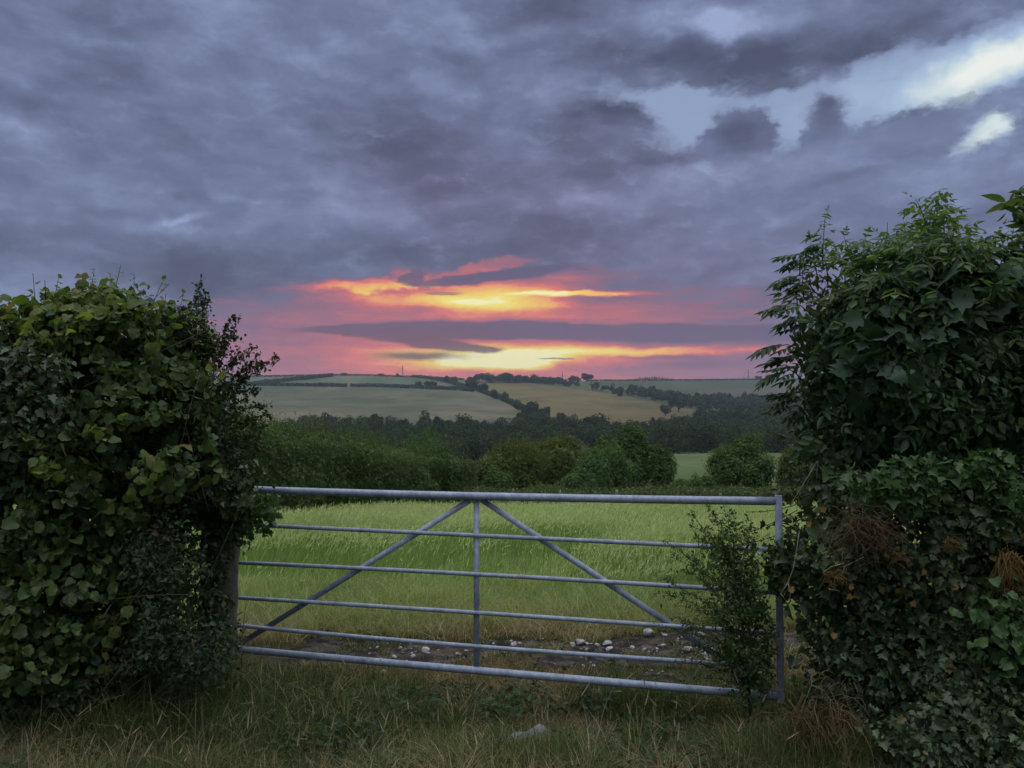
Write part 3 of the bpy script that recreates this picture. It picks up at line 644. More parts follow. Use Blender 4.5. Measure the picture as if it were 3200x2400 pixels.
HT = [ # px, foot row, height px, width px, label
 (1309, 1212, 24, 26, 'smaller round tree of the pair above the meadow hedge'),
 (1345, 1214, 30, 44, 'broad round tree of the pair above the meadow hedge'),
 (1242, 1174, 14, 15, 'tiny wind-bent tree on the left skyline beside the second pylon'),
 (802, 1177, 16, 26, 'small flat-topped tree on the skyline beside the tall left pylon'),
 (1190, 1173, 12, 26, 'low dark bush on the top of the left hill'),
 (1395, 1196, 26, 24, 'left tree of the clump on the skyline left of the sun'),
 (1418, 1196, 25, 22, 'right tree of the clump on the skyline left of the sun'),
 (1470, 1220, 48, 60, 'big tree where the slope hedge leaves the skyline'),
 (1510, 1228, 36, 34, 'second tree down the slope hedge, leaning over the tan field'),
 (1546, 1247, 38, 32, 'tree halfway down the slope hedge, left of a pair'),
 (1576, 1254, 34, 32, 'tree halfway down the slope hedge, right of a pair'),
 (1620, 1284, 38, 36, 'dark tree low on the slope hedge above the wood'),
 (1664, 1300, 58, 46, 'spreading grey-green tree at the lower corner of the tan field'),
 (1700, 1312, 56, 48, 'dark bushy tree at the foot of the slope hedge'),
 (1754, 1318, 44, 40, 'round pale tree standing in front of the tan field'),
 (1838, 1192, 32, 50, 'large round tree on the skyline right of the tan field'),
 (1742, 1192, 20, 30, 'dark tree on the skyline just left of the third pylon'),
 (1785, 1192, 23, 34, 'dark tree on the skyline right of the third pylon'),
 (1805, 1193, 21, 28, 'dark narrow tree between the third pylon and the large round skyline tree'),
 (2371, 1188, 18, 26, 'small round tree right of the right-hand pylon'),
 (2402, 1188, 20, 20, 'small tree on the skyline behind the elder leaves'),
]
for k, (px, row, hp, wp, lab) in enumerate(HT):
    p = ground_at(px, row); h = hp/F*p[1]; w = wp/F*p[1]
    if k > 1: p = p-np.array([0, 0, h*.16]); h *= 1.14
    far_tree(p, h, w, lab, 100+k, n=700, cs=h*.10)
# skyline belt left and right of the sun, one tree each
rng = np.random.default_rng(77)
for k, px in enumerate(np.linspace(1462, 1730, 15)):
    hh = [16, 24, 34, 30, 26, 28, 34, 30, 26, 24, 22, 28, 22, 20, 22][k]; p = ground_at(px+rng.uniform(-4, 4), 1194+rng.uniform(0, 3)+max(0, px-1600)*.03)
    far_tree(p-np.array([0, 0, 1.5]), hh/F*p[1], hh*1.9/F*p[1], 'dark rounded tree in the belt along the skyline below the sunset', 200+k, n=600, zc=.5, zr=.5, group='belt of trees on the skyline below the sunset', name='skyline_tree')
for k in range(16):
    px = 1985+k*7.6; p = ground_at(px, 1190); h = (9+5*math.sin(k/15*3.14))/F*p[1]+rng.uniform(-.5, .5)
    far_tree(p, h, h*.55, 'small pointed conifer in the plantation on the right skyline', 300+k, n=160, group='conifers of the skyline plantation', name='conifer', zc=.5, zr=.5, lobes=5)
# trees seen one by one against the tan field and dark field, in front of the woods
for k, (px, row, hp, wp) in enumerate([(2120, 1288, 52, 60), (2080, 1300, 40, 46), (2040, 1240, 40, 46), (1930, 1240, 30, 44), (1975, 1232, 36, 40), (2010, 1238, 34, 40), (2090, 1250, 36, 50), (1825, 1352, 50, 64), (1985, 1362, 50, 36), (1370, 1362, 70, 46), (1180, 1356, 66, 60), (1000, 1362, 66, 60)]):
    p = ground_at(px, row)
    LB = ['rounded tree at the right tip of the tan field', 'bushy tree below the right tip of the tan field', 'round tree standing above the belt against the dark field', 'small tree at the left end of the pale stubble strip', 'round tree on the right end of the stubble strip', 'tree between two rounder ones in front of the dark field', 'wide tree on the belt below the brown pasture',
          'broad dark tree against the lower edge of the tan field', 'thin pale tree against the lower edge of the tan field', 'pale spindly tree rising above the left wood', 'tall round tree rising above the middle of the left wood', 'squarish tree at the left end of the wood']
    far_tree(p, hp/F*p[1], wp/F*p[1], LB[k], 400+k, n=520, group='trees standing out of the woods', name='woodland_tree', mat=M_WOOD)
# -- pylons
M_STEEL, n = newmat('pylon_steel'); b = n.n('ShaderNodeBsdfPrincipled'); b.inputs['Base Color'].default_value = (.12, .12, .14, 1); b.inputs['Roughness'].default_value = .7; out(n, b.outputs[0])
def pylon(px, toprow, Y, wpx, label):
    u, v = ray(px, toprow); x = u*Y; z0 = float(zt(x, Y)); H = EYE+v*Y-z0
    r_ = empty('pylon', (x, Y, z0)); r_.rotation_euler = (0, 0, .35); tag(r_, label, 'pylon', 'electricity pylons on the skyline')
    k = H/50.0; t = .32*Y/1500; b1 = Buf()
    def hw(z): return (5.2-(5.2-1.1)*min(z/(28*k), 1) if z < 28*k else 1.1-(z-28*k)/(22*k)*.9)*k if True else 0
    lv = [0, 9, 17, 23, 28, 33, 38, 43, 50]
    for a, c in zip(lv[:-1], lv[1:]):
        wa, wc = hw(a*k), hw(c*k)
        for sx in (-1, 1):
            for sy in (-1, 1):
                boxm(b1, (sx*wa, sy*wa, a*k), (sx*wc, sy*wc, c*k), t, t, (1, 0, .01))
        for sy in (-1, 1):
            boxm(b1, (-wa, sy*wa, a*k), (wc, sy*wc, c*k), t*.6, t*.6, (0, 1, .01)); boxm(b1, (wa, sy*wa, a*k), (-wc, sy*wc, c*k), t*.6, t*.6, (0, 1, .01))
        boxm(b1, (-wc, 0, c*k), (wc, 0, c*k), t*.6, t*.6, (0, 1, .01))
    o = link('mast', b1.mesh('mast'), M_STEEL, r_)
    for z_, L_ in ((31, 7.5), (37, 9.5), (43, 6.5)):
        b2 = Buf()
        for s_ in (-1, 1):
            boxm(b2, (0, 0, z_*k), (s_*L_*k, 0, (z_+.6)*k), t*.8, t*.8, (0, 1, 0)); boxm(b2, (0, 0, (z_+2.2)*k), (s_*L_*k, 0, (z_+.6)*k), t*.6, t*.6, (0, 1, 0))
            boxm(b2, (s_*L_*.97*k, 0, (z_+.4)*k), (s_*L_*.97*k, 0, (z_-2.6)*k), t*.6, t*.6, (1, 0, 0))
        link('cross_arm', b2.mesh('cross_arm'), M_STEEL, r_)
pylon(770, 1086, 1550, 20, 'tall lattice pylon behind the hawthorn sprays at the left')
pylon(1258, 1142, 2300, 10, 'small pylon on the skyline between the left hill top and the sun')
pylon(1757, 1160, 2500, 10, 'small pylon on the skyline beside the dark tree clump right of the sun')
pylon(2338, 1152, 2100, 12, 'pylon on the right skyline beside the elder branch')
p = ground_at(1345, 1190); b1 = Buf(); boxm(b1, p-np.array([0, 0, 1]), p+np.array([0, 0, 18/F*p[1]]), .5, .5, (1, 0, 0)); boxm(b1, p+np.array([-1.2, 0, 15.5/F*p[1]]), p+np.array([1.2, 0, 15.5/F*p[1]]), .3, .3)
tag(link('telegraph_pole', b1.mesh('telegraph_pole'), M_BARKD), 'thin dark telegraph pole on the skyline between the second pylon and the tree clump', 'telegraph pole')
# little hut on the hill top
p = ground_at(1075, 1172); w = 16/F*p[1]; h = 9/F*p[1]
M_HUT = groundmat('dark_boards', [(0, (.03, .025, .022)), (1, (.06, .05, .045))], 2.0, 4)
hr = empty('field_shed', tuple(p)); tag(hr, 'tiny dark field shed on the top of the left hill', 'shed')
bm = bmesh.new(); bmesh.ops.create_cube(bm, size=1, matrix=Matrix.Translation((0, 0, h*.36)) @ Matrix.Diagonal((w*.9, w*.7, h*.72, 1))); me = bpy.data.meshes.new('wall'); bm.to_mesh(me); bm.free(); link('wall', me, M_HUT, hr)
bm = bmesh.new(); vs = [bm.verts.new(c_) for c_ in [(-w*.5, -w*.4, h*.723), (w*.5, -w*.4, h*.723), (w*.5, w*.4, h*.723), (-w*.5, w*.4, h*.723), (-w*.5, 0, h*1.02), (w*.5, 0, h*1.02)]]
for f_ in ((0, 1, 5, 4), (2, 3, 4, 5), (3, 0, 4), (1, 2, 5), (3, 2, 1, 0)): bm.faces.new([vs[i] for i in f_])
me = bpy.data.meshes.new('roof'); bm.to_mesh(me); bm.free(); link('roof', me, M_HUT, hr)
# ------------------------------------------------------------------ the trees and bushes beyond the crop
M_OAK = leafmat('field_tree_leaves', (0.042, 0.083, 0.027), (0.120, 0.182, 0.058), (0.166, 0.208, 0.094), .35, 0, 1.1, .93)
M_OLIVE = leafmat('olive_tree_leaves', (0.058, 0.083, 0.027), (0.162, 0.187, 0.062), (0.208, 0.218, 0.094), .35, 0, 1.1, .93)
M_BRIGHT = leafmat('fresh_tree_leaves', (0.046, 0.094, 0.034), (0.125, 0.198, 0.068), (0.177, 0.239, 0.104), .38, 0, 1.1, .93)
M_HROW = leafmat('thorn_hedge_leaves', (0.031, 0.062, 0.025), (0.130, 0.182, 0.062), (0.198, 0.239, 0.114), .35, 0, .45, .92)
M_BARK = barkmat('bark', (.05, .045, .035), (.16, .145, .12), 12)
def mid_tree(px, toprow, wpx, Y, label, seed, mat, n=9000, cs=.16, squash=1.0, shoots=0, name='field_tree', lobes=24, cat='tree', low=.10, tm=SPRIG, group='trees and bushes beyond the crop', pale=False):
    rng = np.random.default_rng(seed); u, v = ray(px, toprow); x = u*Y; z0 = float(zt(x, Y)); h = EYE+v*Y-z0; w = wpx/F*Y
    r_ = tree_root(name, (x, Y, z0), label, cat, group)
    b1 = Buf(); crown(b1, (0, 0, h*(.5+low/2)), w/2/1.05, w/2/1.05*squash, h*(.5-low/2)*1.04, int(n*1.8), cs*.78, rng, lobes, tm, .4, .15, .75, .4)
    if shoots:
        a = rng.uniform(0, 6.28, shoots); rr = np.sqrt(rng.random(shoots))*w*.46
        for ax, r0 in zip(a, rr):
            zz = h*(.62+.30*math.sqrt(max(0, 1-(r0/(w*.5))**2))); L_ = rng.uniform(.35, .9); t = np.linspace(0, 1, 9)
            dx, dy = math.cos(ax)*.28*r0/(w*.5), math.sin(ax)*.28*r0/(w*.5)
            P_ = np.stack([math.cos(ax)*r0+dx*t*L_, math.sin(ax)*r0+dy*t*L_, zz+t*L_*.95], 1); P_ = np.repeat(P_, 3, 0)+rng.normal(0, .03, (27, 3))
            tp_ = rng.normal(0, .5, (27, 3)); tp_[:, 2] += 1.2; stamp(b1, tm, P_, frames(rng.normal(0, 1, (27, 3)), tp_), cs*rng.uniform(.5, .9, 27))
    link('crown', b1.mesh('crown'), mat, r_)
    b2 = Buf(); trunk(b2, h*.85, max(.10, h*.025), rng, 6, .45); link('trunk', b2.mesh('trunk', True), M_BARK, r_)
    return r_
mid_tree(1735, 1340, 225, 52, 'tall dark olive tree behind the spiky bush, just right of the gate centre', 1, M_OLIVE, 26000, .26)
mid_tree(1620, 1398, 215, 40, 'spiky olive-green bush with upright twigs above the centre of the gate', 2, M_OLIVE, 13000, .19, shoots=90, name='willow_bush', cat='bush', low=0)
mid_tree(1990, 1356, 200, 50, 'tall dark green tree directly left of the gap with the bright meadow', 3, M_OAK, 26000, .24, low=.05)
mid_tree(1895, 1358, 170, 54, 'dark green tree behind the rounded bright bush', 4, M_OAK, 18000, .24, low=.05)
mid_tree(2060, 1395, 110, 49, 'right shoulder of dark green foliage hanging beside the bright meadow', 14, M_OAK, 10000, .22, low=0)
mid_tree(1885, 1405, 215, 42, 'rounded fresh green bush in front of the two dark trees', 5, M_BRIGHT, 16000, .19, name='round_bush', cat='bush', low=0)
mid_tree(1800, 1468, 140, 39, 'low bright green bush between the spiky bush and the rounded one', 6, M_BRIGHT, 7000, .17, name='round_bush', cat='bush', low=0)
mid_tree(2325, 1362, 245, 38, 'tree with pale forked stems right of the bright meadow', 7, M_OAK, 17000, .18, low=.02)
mid_tree(2185, 1484, 110, 36, 'low dark scrub bush at the foot of the bright meadow', 8, M_OAK, 5500, .15, name='scrub_bush', cat='bush', low=0)
mid_tree(2475, 1385, 130, 36, 'grey-green bush half hidden by the right-hand elder', 9, M_OLIVE, 8000, .16, name='scrub_bush', cat='bush', low=0)
mid_tree(1490, 1428, 150, 38, 'low olive bush at the end of the tall hedge', 10, M_OLIVE, 8000, .18, name='round_bush', cat='bush', low=0)
mid_tree(1330, 1372, 165, 36, 'leafy bush standing up out of the tall hedge', 11, M_BRIGHT, 9000, .17, shoots=25, name='round_bush', cat='bush', low=0)
mid_tree(1545, 1470, 130, 37, 'dark leafy bush filling the space left of the spiky bush', 15, M_OAK, 6000, .16, name='scrub_bush', cat='bush', low=0)
mid_tree(2120, 1500, 90, 37, 'small green bush under the dark tree at the left edge of the bright meadow', 16, M_BRIGHT, 4500, .15, name='scrub_bush', cat='bush', low=0)
mid_tree(1380, 1440, 130, 33, 'dark bush under the leafy end of the tall hedge', 12, M_OAK, 6000, .15, name='scrub_bush', cat='bush', low=0)
mid_tree(1130, 1358, 90, 31, 'young leafy ash standing up from the tall hedge', 13, M_BRIGHT, 4000, .14, shoots=20, name='round_bush', cat='bush', low=0)
def rowhedge(name, pts, w, hfun, n, size, label, seed, mat, shoots=0, tm=SPRIG, sl=(.25, .7)):
    rng = np.random.default_rng(seed); G_ = np.array(pts, float); seg = np.linalg.norm(np.diff(G_, axis=0), axis=1); cum = np.concatenate([[0], np.cumsum(seg)])
    def place(n_, shell=True):
        s_ = rng.uniform(0, cum[-1], n_); x = np.interp(s_, cum, G_[:, 0]); y = np.interp(s_, cum, G_[:, 1])
        k = np.searchsorted(cum, s_).clip(1, len(seg))-1; d = np.diff(G_, axis=0)[k]/seg[k][:, None]; nm = np.stack([-d[:, 1], d[:, 0]], 1)
        return s_, x, y, nm
    s_, x, y, nm = place(n); hl = hfun(s_)*(.86+.28*fbm(np.stack([x*.8, y*.8, x*0], -1), 3))
    a = rng.uniform(-math.pi*.5, math.pi*.5, n); side = np.sin(a); upp = np.cos(a)
    face = rng.random(n) < .55; side = np.where(face, np.sign(side)*rng.uniform(.85, 1, n), side); upp = np.where(face, rng.uniform(0, .9, n), upp**.6)
    bulge = 1+.35*(fbm(np.stack([x*.9, y*.9, upp*2.2+4], -1), 3)-.5)*2; dep = np.where(rng.random(n) < .25, rng.uniform(.3, .9, n), 1)
    e = side*w/2*bulge*dep; xx = x+nm[:, 0]*e; yy = y+nm[:, 1]*e; zz = zt(xx, yy)+hl*upp*np.where(face, 1, dep)
    nn = np.stack([nm[:, 0]*side, nm[:, 1]*side, upp+.2], 1)+rng.normal(0, .5, (n, 3)); tp_ = rng.normal(0, .6, (n, 3)); tp_[:, 2] += .5
    buf = Buf(); stamp(buf, tm, np.stack([xx, yy, zz], 1), frames(nn, tp_), size*rng.uniform(.6, 1.4, n))
    if shoots:
        s_, x, y, nm = place(shoots); e = rng.uniform(-.45, .45, shoots)*w; hl = hfun(s_)*(.86+.28*fbm(np.stack([x*.8, y*.8, x*0], -1), 3)); L_ = rng.uniform(sl[0], sl[1], shoots)
        for i in range(shoots):
            t = np.linspace(0, 1, 7)[:, None]; b_ = np.array([x[i]+nm[i, 0]*e[i], y[i]+nm[i, 1]*e[i], 0]); b_[2] = zt(b_[0], b_[1])+hl[i]*.93
            P_ = np.repeat(b_+t*L_[i]*np.array([rng.normal(0, .16), rng.normal(0, .16), 1]), 3, 0)+rng.normal(0, .03, (21, 3)); tp_ = rng.normal(0, .4, (21, 3)); tp_[:, 2] += 1
            stamp(buf, tm, P_, frames(rng.normal(0, 1, (21, 3)), tp_), size*rng.uniform(.4, .8, 21))
    o = link(name, buf.mesh(name), mat); tag(o, label, 'hedge'); return o
def wx(px, Y): return ray(px, 1500)[0]*Y
rowhedge('tall_hedge', [(wx(480, 21), 21), (wx(780, 24.5), 24.5), (wx(1000, 27.5), 27.5), (wx(1250, 31), 31), (wx(1420, 34), 34)], 2.4,
         lambda s_: np.interp(s_, [0, 3, 5.5, 8, 10, 14], [3.1, 3.05, 2.85, 2.65, 2.55, 2.3]), 80000, .11, 'tall overgrown green hedge with upright shoots along the left side of the crop', 31, M_HROW, 420)
M_SCRUB = leafmat('scrub_leaves', (0.046, 0.065, 0.029), (0.130, 0.163, 0.065), (0.208, 0.208, 0.117), .3, 0, .5, .9)
rowhedge('low_hedge', [(wx(1380, 33), 33), (wx(1700, 32.6), 32.6), (wx(2100, 32.2), 32.2), (wx(2480, 31.5), 31.5), (wx(2800, 30), 30)], 1.6,
         lambda s_: 1.12+0*s_, 38000, .10, 'low scrubby hedge along the far end of the crop behind the fence posts', 32, M_SCRUB, 160, sl=(.1, .35))
# fence posts at the end of the crop
M_POST = barkmat('weathered_wood', (.16, .14, .11), (.34, .31, .26), 25)
for k, (px, row, w_, lab) in enumerate([(1604, 1527, .07, 'fence post seen above the top rail just right of the gate centre'), (1751, 1531, .075, 'middle of the fence posts seen above the top rail'), (1928, 1531, .10, 'thickest pale fence post above the top rail, left of the bright meadow'),
                                (1492, 1520, .05, 'thin grey stake above the gate upright at the end of the crop'), (2250, 1541, .08, 'fence post below the scrub at the right end of the crop')]):
    Y = 30.6; u, v = ray(px, row); x = u*Y; z0 = float(zt(x, Y))
    o = rough_post('fence_post', np.array([x, Y, z0-.2]), np.array([x+.02*math.sin(k*5), Y, EYE+v*Y]), w_, w_, seed=50+k, mat=M_POST); tag(o, lab, 'fence post', 'wooden fence posts at the end of the crop')
buf = Buf()
for hz in (.62, .85): tube(buf, [(wx(px, 30.55), 30.55, float(zt(wx(px, 30.55), 30.55))+hz) for px in np.linspace(1380, 2500, 30)], .006, 4)
tag(link('fence_wire', buf.mesh('fence_wire'), M_RUST), 'thin wire strands running along the fence posts at the end of the crop', 'fence wire')
# ------------------------------------------------------------------ the hedges either side of the gateway
def wp(px, row, Y): u, v = ray(px, row); return (u*Y, EYE+v*Y)
def hedge_scatter(poly_px, Yc, T, Rr, n, seed, deep=.16, ns=.35, nf=1.6, thin=0.0, back=.2, hole=0.0, holef=3.0):
    """points on and under the skin of a rounded hedge whose outline, T thick, stands at distance Yc"""
    rng = np.random.default_rng(seed); poly = [wp(a, b_, Yc) for a, b_ in poly_px]
    xs = [p[0] for p in poly]; zs = [p[1] for p in poly]; X = []; Z = []; tot = 0
    while tot < n:
        x = rng.uniform(min(xs), max(xs), n*2); z = rng.uniform(min(zs), max(zs), n*2); k = in_poly(x, z, poly)
        if hole:
            k &= fbm(np.stack([x*holef, z*holef, x*0+seed], -1), 3) > hole*.5+.18
        X.append(x[k]); Z.append(z[k]); tot += k.sum()
    x = np.concatenate(X)[:n]; z = np.concatenate(Z)[:n]
    def H(x, z):
        d = np.minimum(edge_dist(x, z, poly)*np.where(in_poly(x, z, poly), 1, -.3)/Rr+.02, 1).clip(0, 1); h = T*np.sqrt(np.maximum(1-(1-d)**2, 0))
        return h*(1+ns*2*(fbm(np.stack([x*nf, z*nf, x*0+seed*1.7], -1), 3)-.5))
    h = H(x, z); e = .03; gx = (H(x+e, z)-h)/e; gz = (H(x, z+e)-h)/e
    nrm = np.stack([-gx, -np.ones(n), -gz], 1); nrm /= np.linalg.norm(nrm, axis=1, keepdims=True); nrm[:, 0] = np.clip(nrm[:, 0], -.9, .9)
    bk = rng.random(n) < back; sgn = np.where(bk, -1, 1); y = Yc-h*sgn
    P_ = np.stack([x, y, z], 1); nrm[:, 1] *= sgn
    dep = np.minimum(rng.exponential(deep, n), .6)-.02; P_ -= nrm*dep[:, None]
    rag = fbm(P_*2.6+seed, 3); rg2 = fbm(P_*7.0-seed, 2); o_ = np.stack([nrm[:, 0], nrm[:, 1]*.6, nrm[:, 2]], 1); P_ += o_*((rag-.5)*.42+(rg2-.5)*.16)[:, None]
    return P_, nrm, dep, rng
def leaves(buf, tmpl, P_, nrm, rng, size, up=.5, droop=.6, rnd=.5, var=.3):
    n = len(P_); nn = nrm*.8+rng.normal(0, rnd+.25, (n, 3)); nn[:, 2] += up
    tip = nrm*.5+rng.normal(0, .7, (n, 3)); tip[:, 2] -= droop
    stamp_mix(buf, tmpl, P_, frames(nn, tip), size*np.clip(rng.normal(1, var, n), .45, 1.7))
def twigs(buf, poly_px, Yc, T, Rr, n, seed, L_=(.3, .8), r_=.004, upw=.8):
    P_, nrm, dep, rng = hedge_scatter(poly_px, Yc, T, Rr, n, seed, .25)
    for i in range(n):
        d = rng.normal(0, .4, 3)+nrm[i]*.3; d[2] += upw; d /= np.linalg.norm(d); L2 = rng.uniform(*L_); t = np.linspace(0, 1, 5)
        c = rng.normal(0, .1, 3); pts = [P_[i]+d*L2*(q_-.6)+c*q_*q_*L2 for q_ in t]; tube(buf, pts, np.linspace(r_, r_*.35, 5), 4)
def shoot(bl, bs, foot, L_, lean, tmpl, lsize, rng, nl=9, r_=.004, bend=.15, pair=False, tipcol=None, droop=.3):
    t = np.linspace(0, 1, 8); c = rng.normal(0, bend, 3); c[2] = -abs(c[2])*.5
    f_ = lambda q_: np.asarray(foot)+np.array([lean[0]*q_, lean[1]*q_, lean[2]*q_])*L_+c*q_*q_*L_
    pts = [f_(q_) for q_ in t]; tube(bs, pts, np.linspace(r_, r_*.3, 8), 5)
    P_ = []; N_ = []; T_ = []; S_ = []
    for i in range(nl):
        q_ = .15+.85*(i+.3)/nl; p = f_(min(q_, 1)); a = i*2.4+rng.uniform(-.5, .5)
        for s_ in ((0, math.pi) if pair else (0,)):
            d = np.array([math.cos(a+s_), math.sin(a+s_), .35-droop]); P_.append(p+d*.012); T_.append(d+rng.normal(0, .2, 3)); N_.append(np.array([-.2*d[0], -.2*d[1], 1.0])+rng.normal(0, .3, 3)); S_.append(lsize*(1.1-.55*q_)*rng.uniform(.8, 1.2))
    P_.append(f_(1.0)); T_.append(np.array(lean)+rng.normal(0, .2, 3)); N_.append(rng.normal(0, 1, 3)); S_.append(lsize*.45)
    stamp(bl, tmpl, np.array(P_), frames(np.array(N_), np.array(T_)), np.array(S_))
M_HAZEL = leafmat('hazel_leaves', (0.018, 0.040, 0.014), (0.100, 0.148, 0.040), (0.160, 0.192, 0.056), .32, 0.045, 2.2, .93)
M_HAZELY = leafmat('young_hazel_leaves', (.08, .13, .03), (.19, .24, .06), (.17, .15, .05), .45, 0.036, 2.0, .86)
M_HAWT = leafmat('hawthorn_leaves', (0.017, 0.032, 0.014), (0.047, 0.068, 0.024), (0.085, 0.051, 0.025), .3, 0.036, 2.5, .94)
M_IVY = leafmat('ivy_leaves', (0.020, 0.043, 0.020), (0.094, 0.131, 0.051), (0.139, 0.107, 0.029), .18, 0.072, 2.0, .975, .38)
M_IVYN = leafmat('new_ivy_leaves', (0.043, 0.093, 0.025), (0.085, 0.162, 0.043), None, .3, 0.063, 3.0)
M_ELDER = leafmat('elder_leaves', (0.017, 0.044, 0.020), (0.064, 0.119, 0.043), (0.085, 0.128, 0.034), .35, 0.054, 1.5, .93, .4)
M_ELDERY = leafmat('young_elder_leaves', (.06, .11, .035), (.12, .18, .05), (.14, .15, .05), .45, 0.054, 2.0, .9)
M_MAPLE = leafmat('sycamore_leaves', (0.022, 0.056, 0.030), (0.052, 0.100, 0.048), None, .3, 0.063, 1.5)
M_BRAM = leafmat('bramble_leaves', (0.021, 0.044, 0.019), (0.068, 0.100, 0.040), (0.080, 0.040, 0.024), .3, 0.036, 2.5, .96)
M_DEAD = leafmat('dead_grass', (.11, .075, .04), (.26, .19, .11), None, .3, 0, 3.0)
M_DRYL = leafmat('withered_leaves', (.15, .08, .03), (.30, .20, .08), None, .3, 0, 3.0)
M_STEM = barkmat('brown_stem', (.035, .030, .020), (.11, .085, .055), 20)
M_PALE = barkmat('pale_dead_stem', (.22, .20, .16), (.42, .39, .32), 20)
def plant(name, loc, label, cat, parts):
    r_ = empty(name, loc); tag(r_, label, cat)
    for pn, buf, mat, *sm in parts:
        if buf.n == 0: continue
        o = link(pn, buf.mesh(pn, bool(sm)), mat, r_); o.matrix_parent_inverse = Matrix.Translation(r_.location).inverted()
    return r_
# ---- left: hazel
HZ = [(-700, 998), (-150, 938), (0, 963), (60, 998), (120, 973), (185, 928), (300, 906), (420, 910), (490, 973), (523, 968), (578, 1023), (633, 1088), (678, 1188), (698, 1280), (713, 1420), (713, 1520), (680, 1640), (600, 1800), (520, 2000), (420, 2160), (200, 2260), (-300, 2330), (-700, 2330)]
bl = Buf(); by = Buf(); bs = Buf()
P_, nr_, dp, rng = hedge_scatter(HZ, 5.1, .62, .55, 25000, 1, .17, .6, 2.0, hole=.42, holef=4.2)
leaves(bl, HAZELS, P_, nr_, rng, .044, .35, .7, .7, .45)
Po, no_, do_ = P_, nr_, dp
P_, nr_, dp, rng = hedge_scatter(HZ, 5.15, 0.34, 0.5, 14000, 61, .10, .4, 1.6); leaves(bl, HAZELS, P_, nr_, rng, .05, .4, .5, .7)
P_, nr_, dp = Po, no_, do_
k = (P_[:, 2] > 2.15) & (rng.random(len(P_)) < .55) & (dp < .2); leaves(by, HAZELS, P_[k]+nr_[k]*.03, nr_[k], rng, .050, .3, .4, .6)
k = (fbm(P_*1.9+9, 2) > .60) & (dp < .05); leaves(by, HAZELS, P_[k][:420]+nr_[k][:420]*.07, nr_[k][:420], rng, .052, .3, .8, .5)
twigs(bs, HZ, 5.1, .55, .55, 260, 2, (.3, .9), .005)
top = [(-120, 930), (-40, 935), (10, 945), (75, 975), (150, 925), (200, 905), (225, 895), (265, 890), (300, 880), (330, 885), (355, 880), (395, 880), (425, 890), (460, 925), (505, 950), (545, 945), (560, 955), (590, 990), (610, 1000), (640, 1050)]
for i, (px, row) in enumerate(top*2):
    Y = 5.1+rng.uniform(-.25, .25); x, z = wp(px+rng.uniform(-15, 15), row+112, Y)
    shoot(by, bs, (x, Y, z), rng.uniform(.12, .28) if i % 3 else rng.uniform(.24, .36), (rng.normal(0, .18), rng.normal(0, .2), 1), HAZELS[0], .066, rng, 7)
f0 = wp(150, 2250, 5.1)
plant('hazel_bush', (f0[0], 5.1, 0), 'big round-leaved hazel bush filling the left side of the picture up to the gateway', 'bush', [('foliage', bl, M_HAZEL), ('young_leaves', by, M_HAZELY), ('branches', bs, M_STEM, 1)])
# ---- left: hawthorn growing out of the hazel at the gateway side
HW = [(560, 1020), (610, 960), (650, 1000), (680, 1070), (680, 1140), (705, 1200), (745, 1290), (790, 1360), (785, 1420), (805, 1520), (800, 1580), (760, 1620), (725, 1640), (560, 1640), (520, 1300)]
bl = Buf(); bs = Buf()
P_, nr_, dp, rng = hedge_scatter(HW, 5.25, .42, .30, 17000, 5, .12, .5, 2.4)
leaves(bl, HAW, P_, nr_, rng, .026, .3, .3, .6)
twigs(bs, HW, 5.25, .3, .3, 120, 6, (.1, .22), .0025)
def spray(px0, row0, px1, row1, Y, n, size, rng, bl, bs, tmpl=HAW, side=14, r_=.0035, Y1=None, curve=0.0, cl=3):
    a = np.array([*wp(px0, row0, Y)]); b_ = np.array([*wp(px1, row1, Y1 or Y)]); t = np.linspace(0, 1, 12); Yt = Y+((Y1 or Y)-Y)*t
    pts = np.stack([a[0]+(b_[0]-a[0])*t, Yt, a[1]+(b_[1]-a[1])*t+curve*np.sin(t*math.pi)], 1)+rng.normal(0, .004, (12, 3))
    tube(bs, pts, np.linspace(r_, r_*.3, 12), 5); P_ = []; L_ = np.linalg.norm(pts[-1]-pts[0]); ax = (pts[-1]-pts[0])/L_
    for k in range(side):
        q_ = rng.uniform(.1, .97); p = pts[0]+0; p = np.array([np.interp(q_, t, pts[:, j]) for j in range(3)])
        d = rng.normal(0, .6, 3)+ax*.7; d /= np.linalg.norm(d); sl = L_*rng.uniform(.08, .28)*(1.15-q_); e = p+d*sl
        tube(bs, [p, (p+e)/2+rng.normal(0, .006, 3), e], [r_*.5, r_*.4, r_*.25], 4)
        for w_ in np.linspace(.25, 1, max(2, int(sl/.022))): P_.append(p+(e-p)*w_)
    for q_ in rng.uniform(.08, 1, n): P_.append(np.array([np.interp(q_, t, pts[:, j]) for j in range(3)]))
    P_ = np.repeat(np.array(P_), cl, 0); P_ = P_+rng.normal(0, .008, P_.shape)
    stamp(bl, tmpl, P_, frames(rng.normal(0, 1, P_.shape)+np.array([0, -.3, .6]), rng.normal(0, 1, P_.shape)), size*rng.uniform(.5, 1.2, len(P_)))
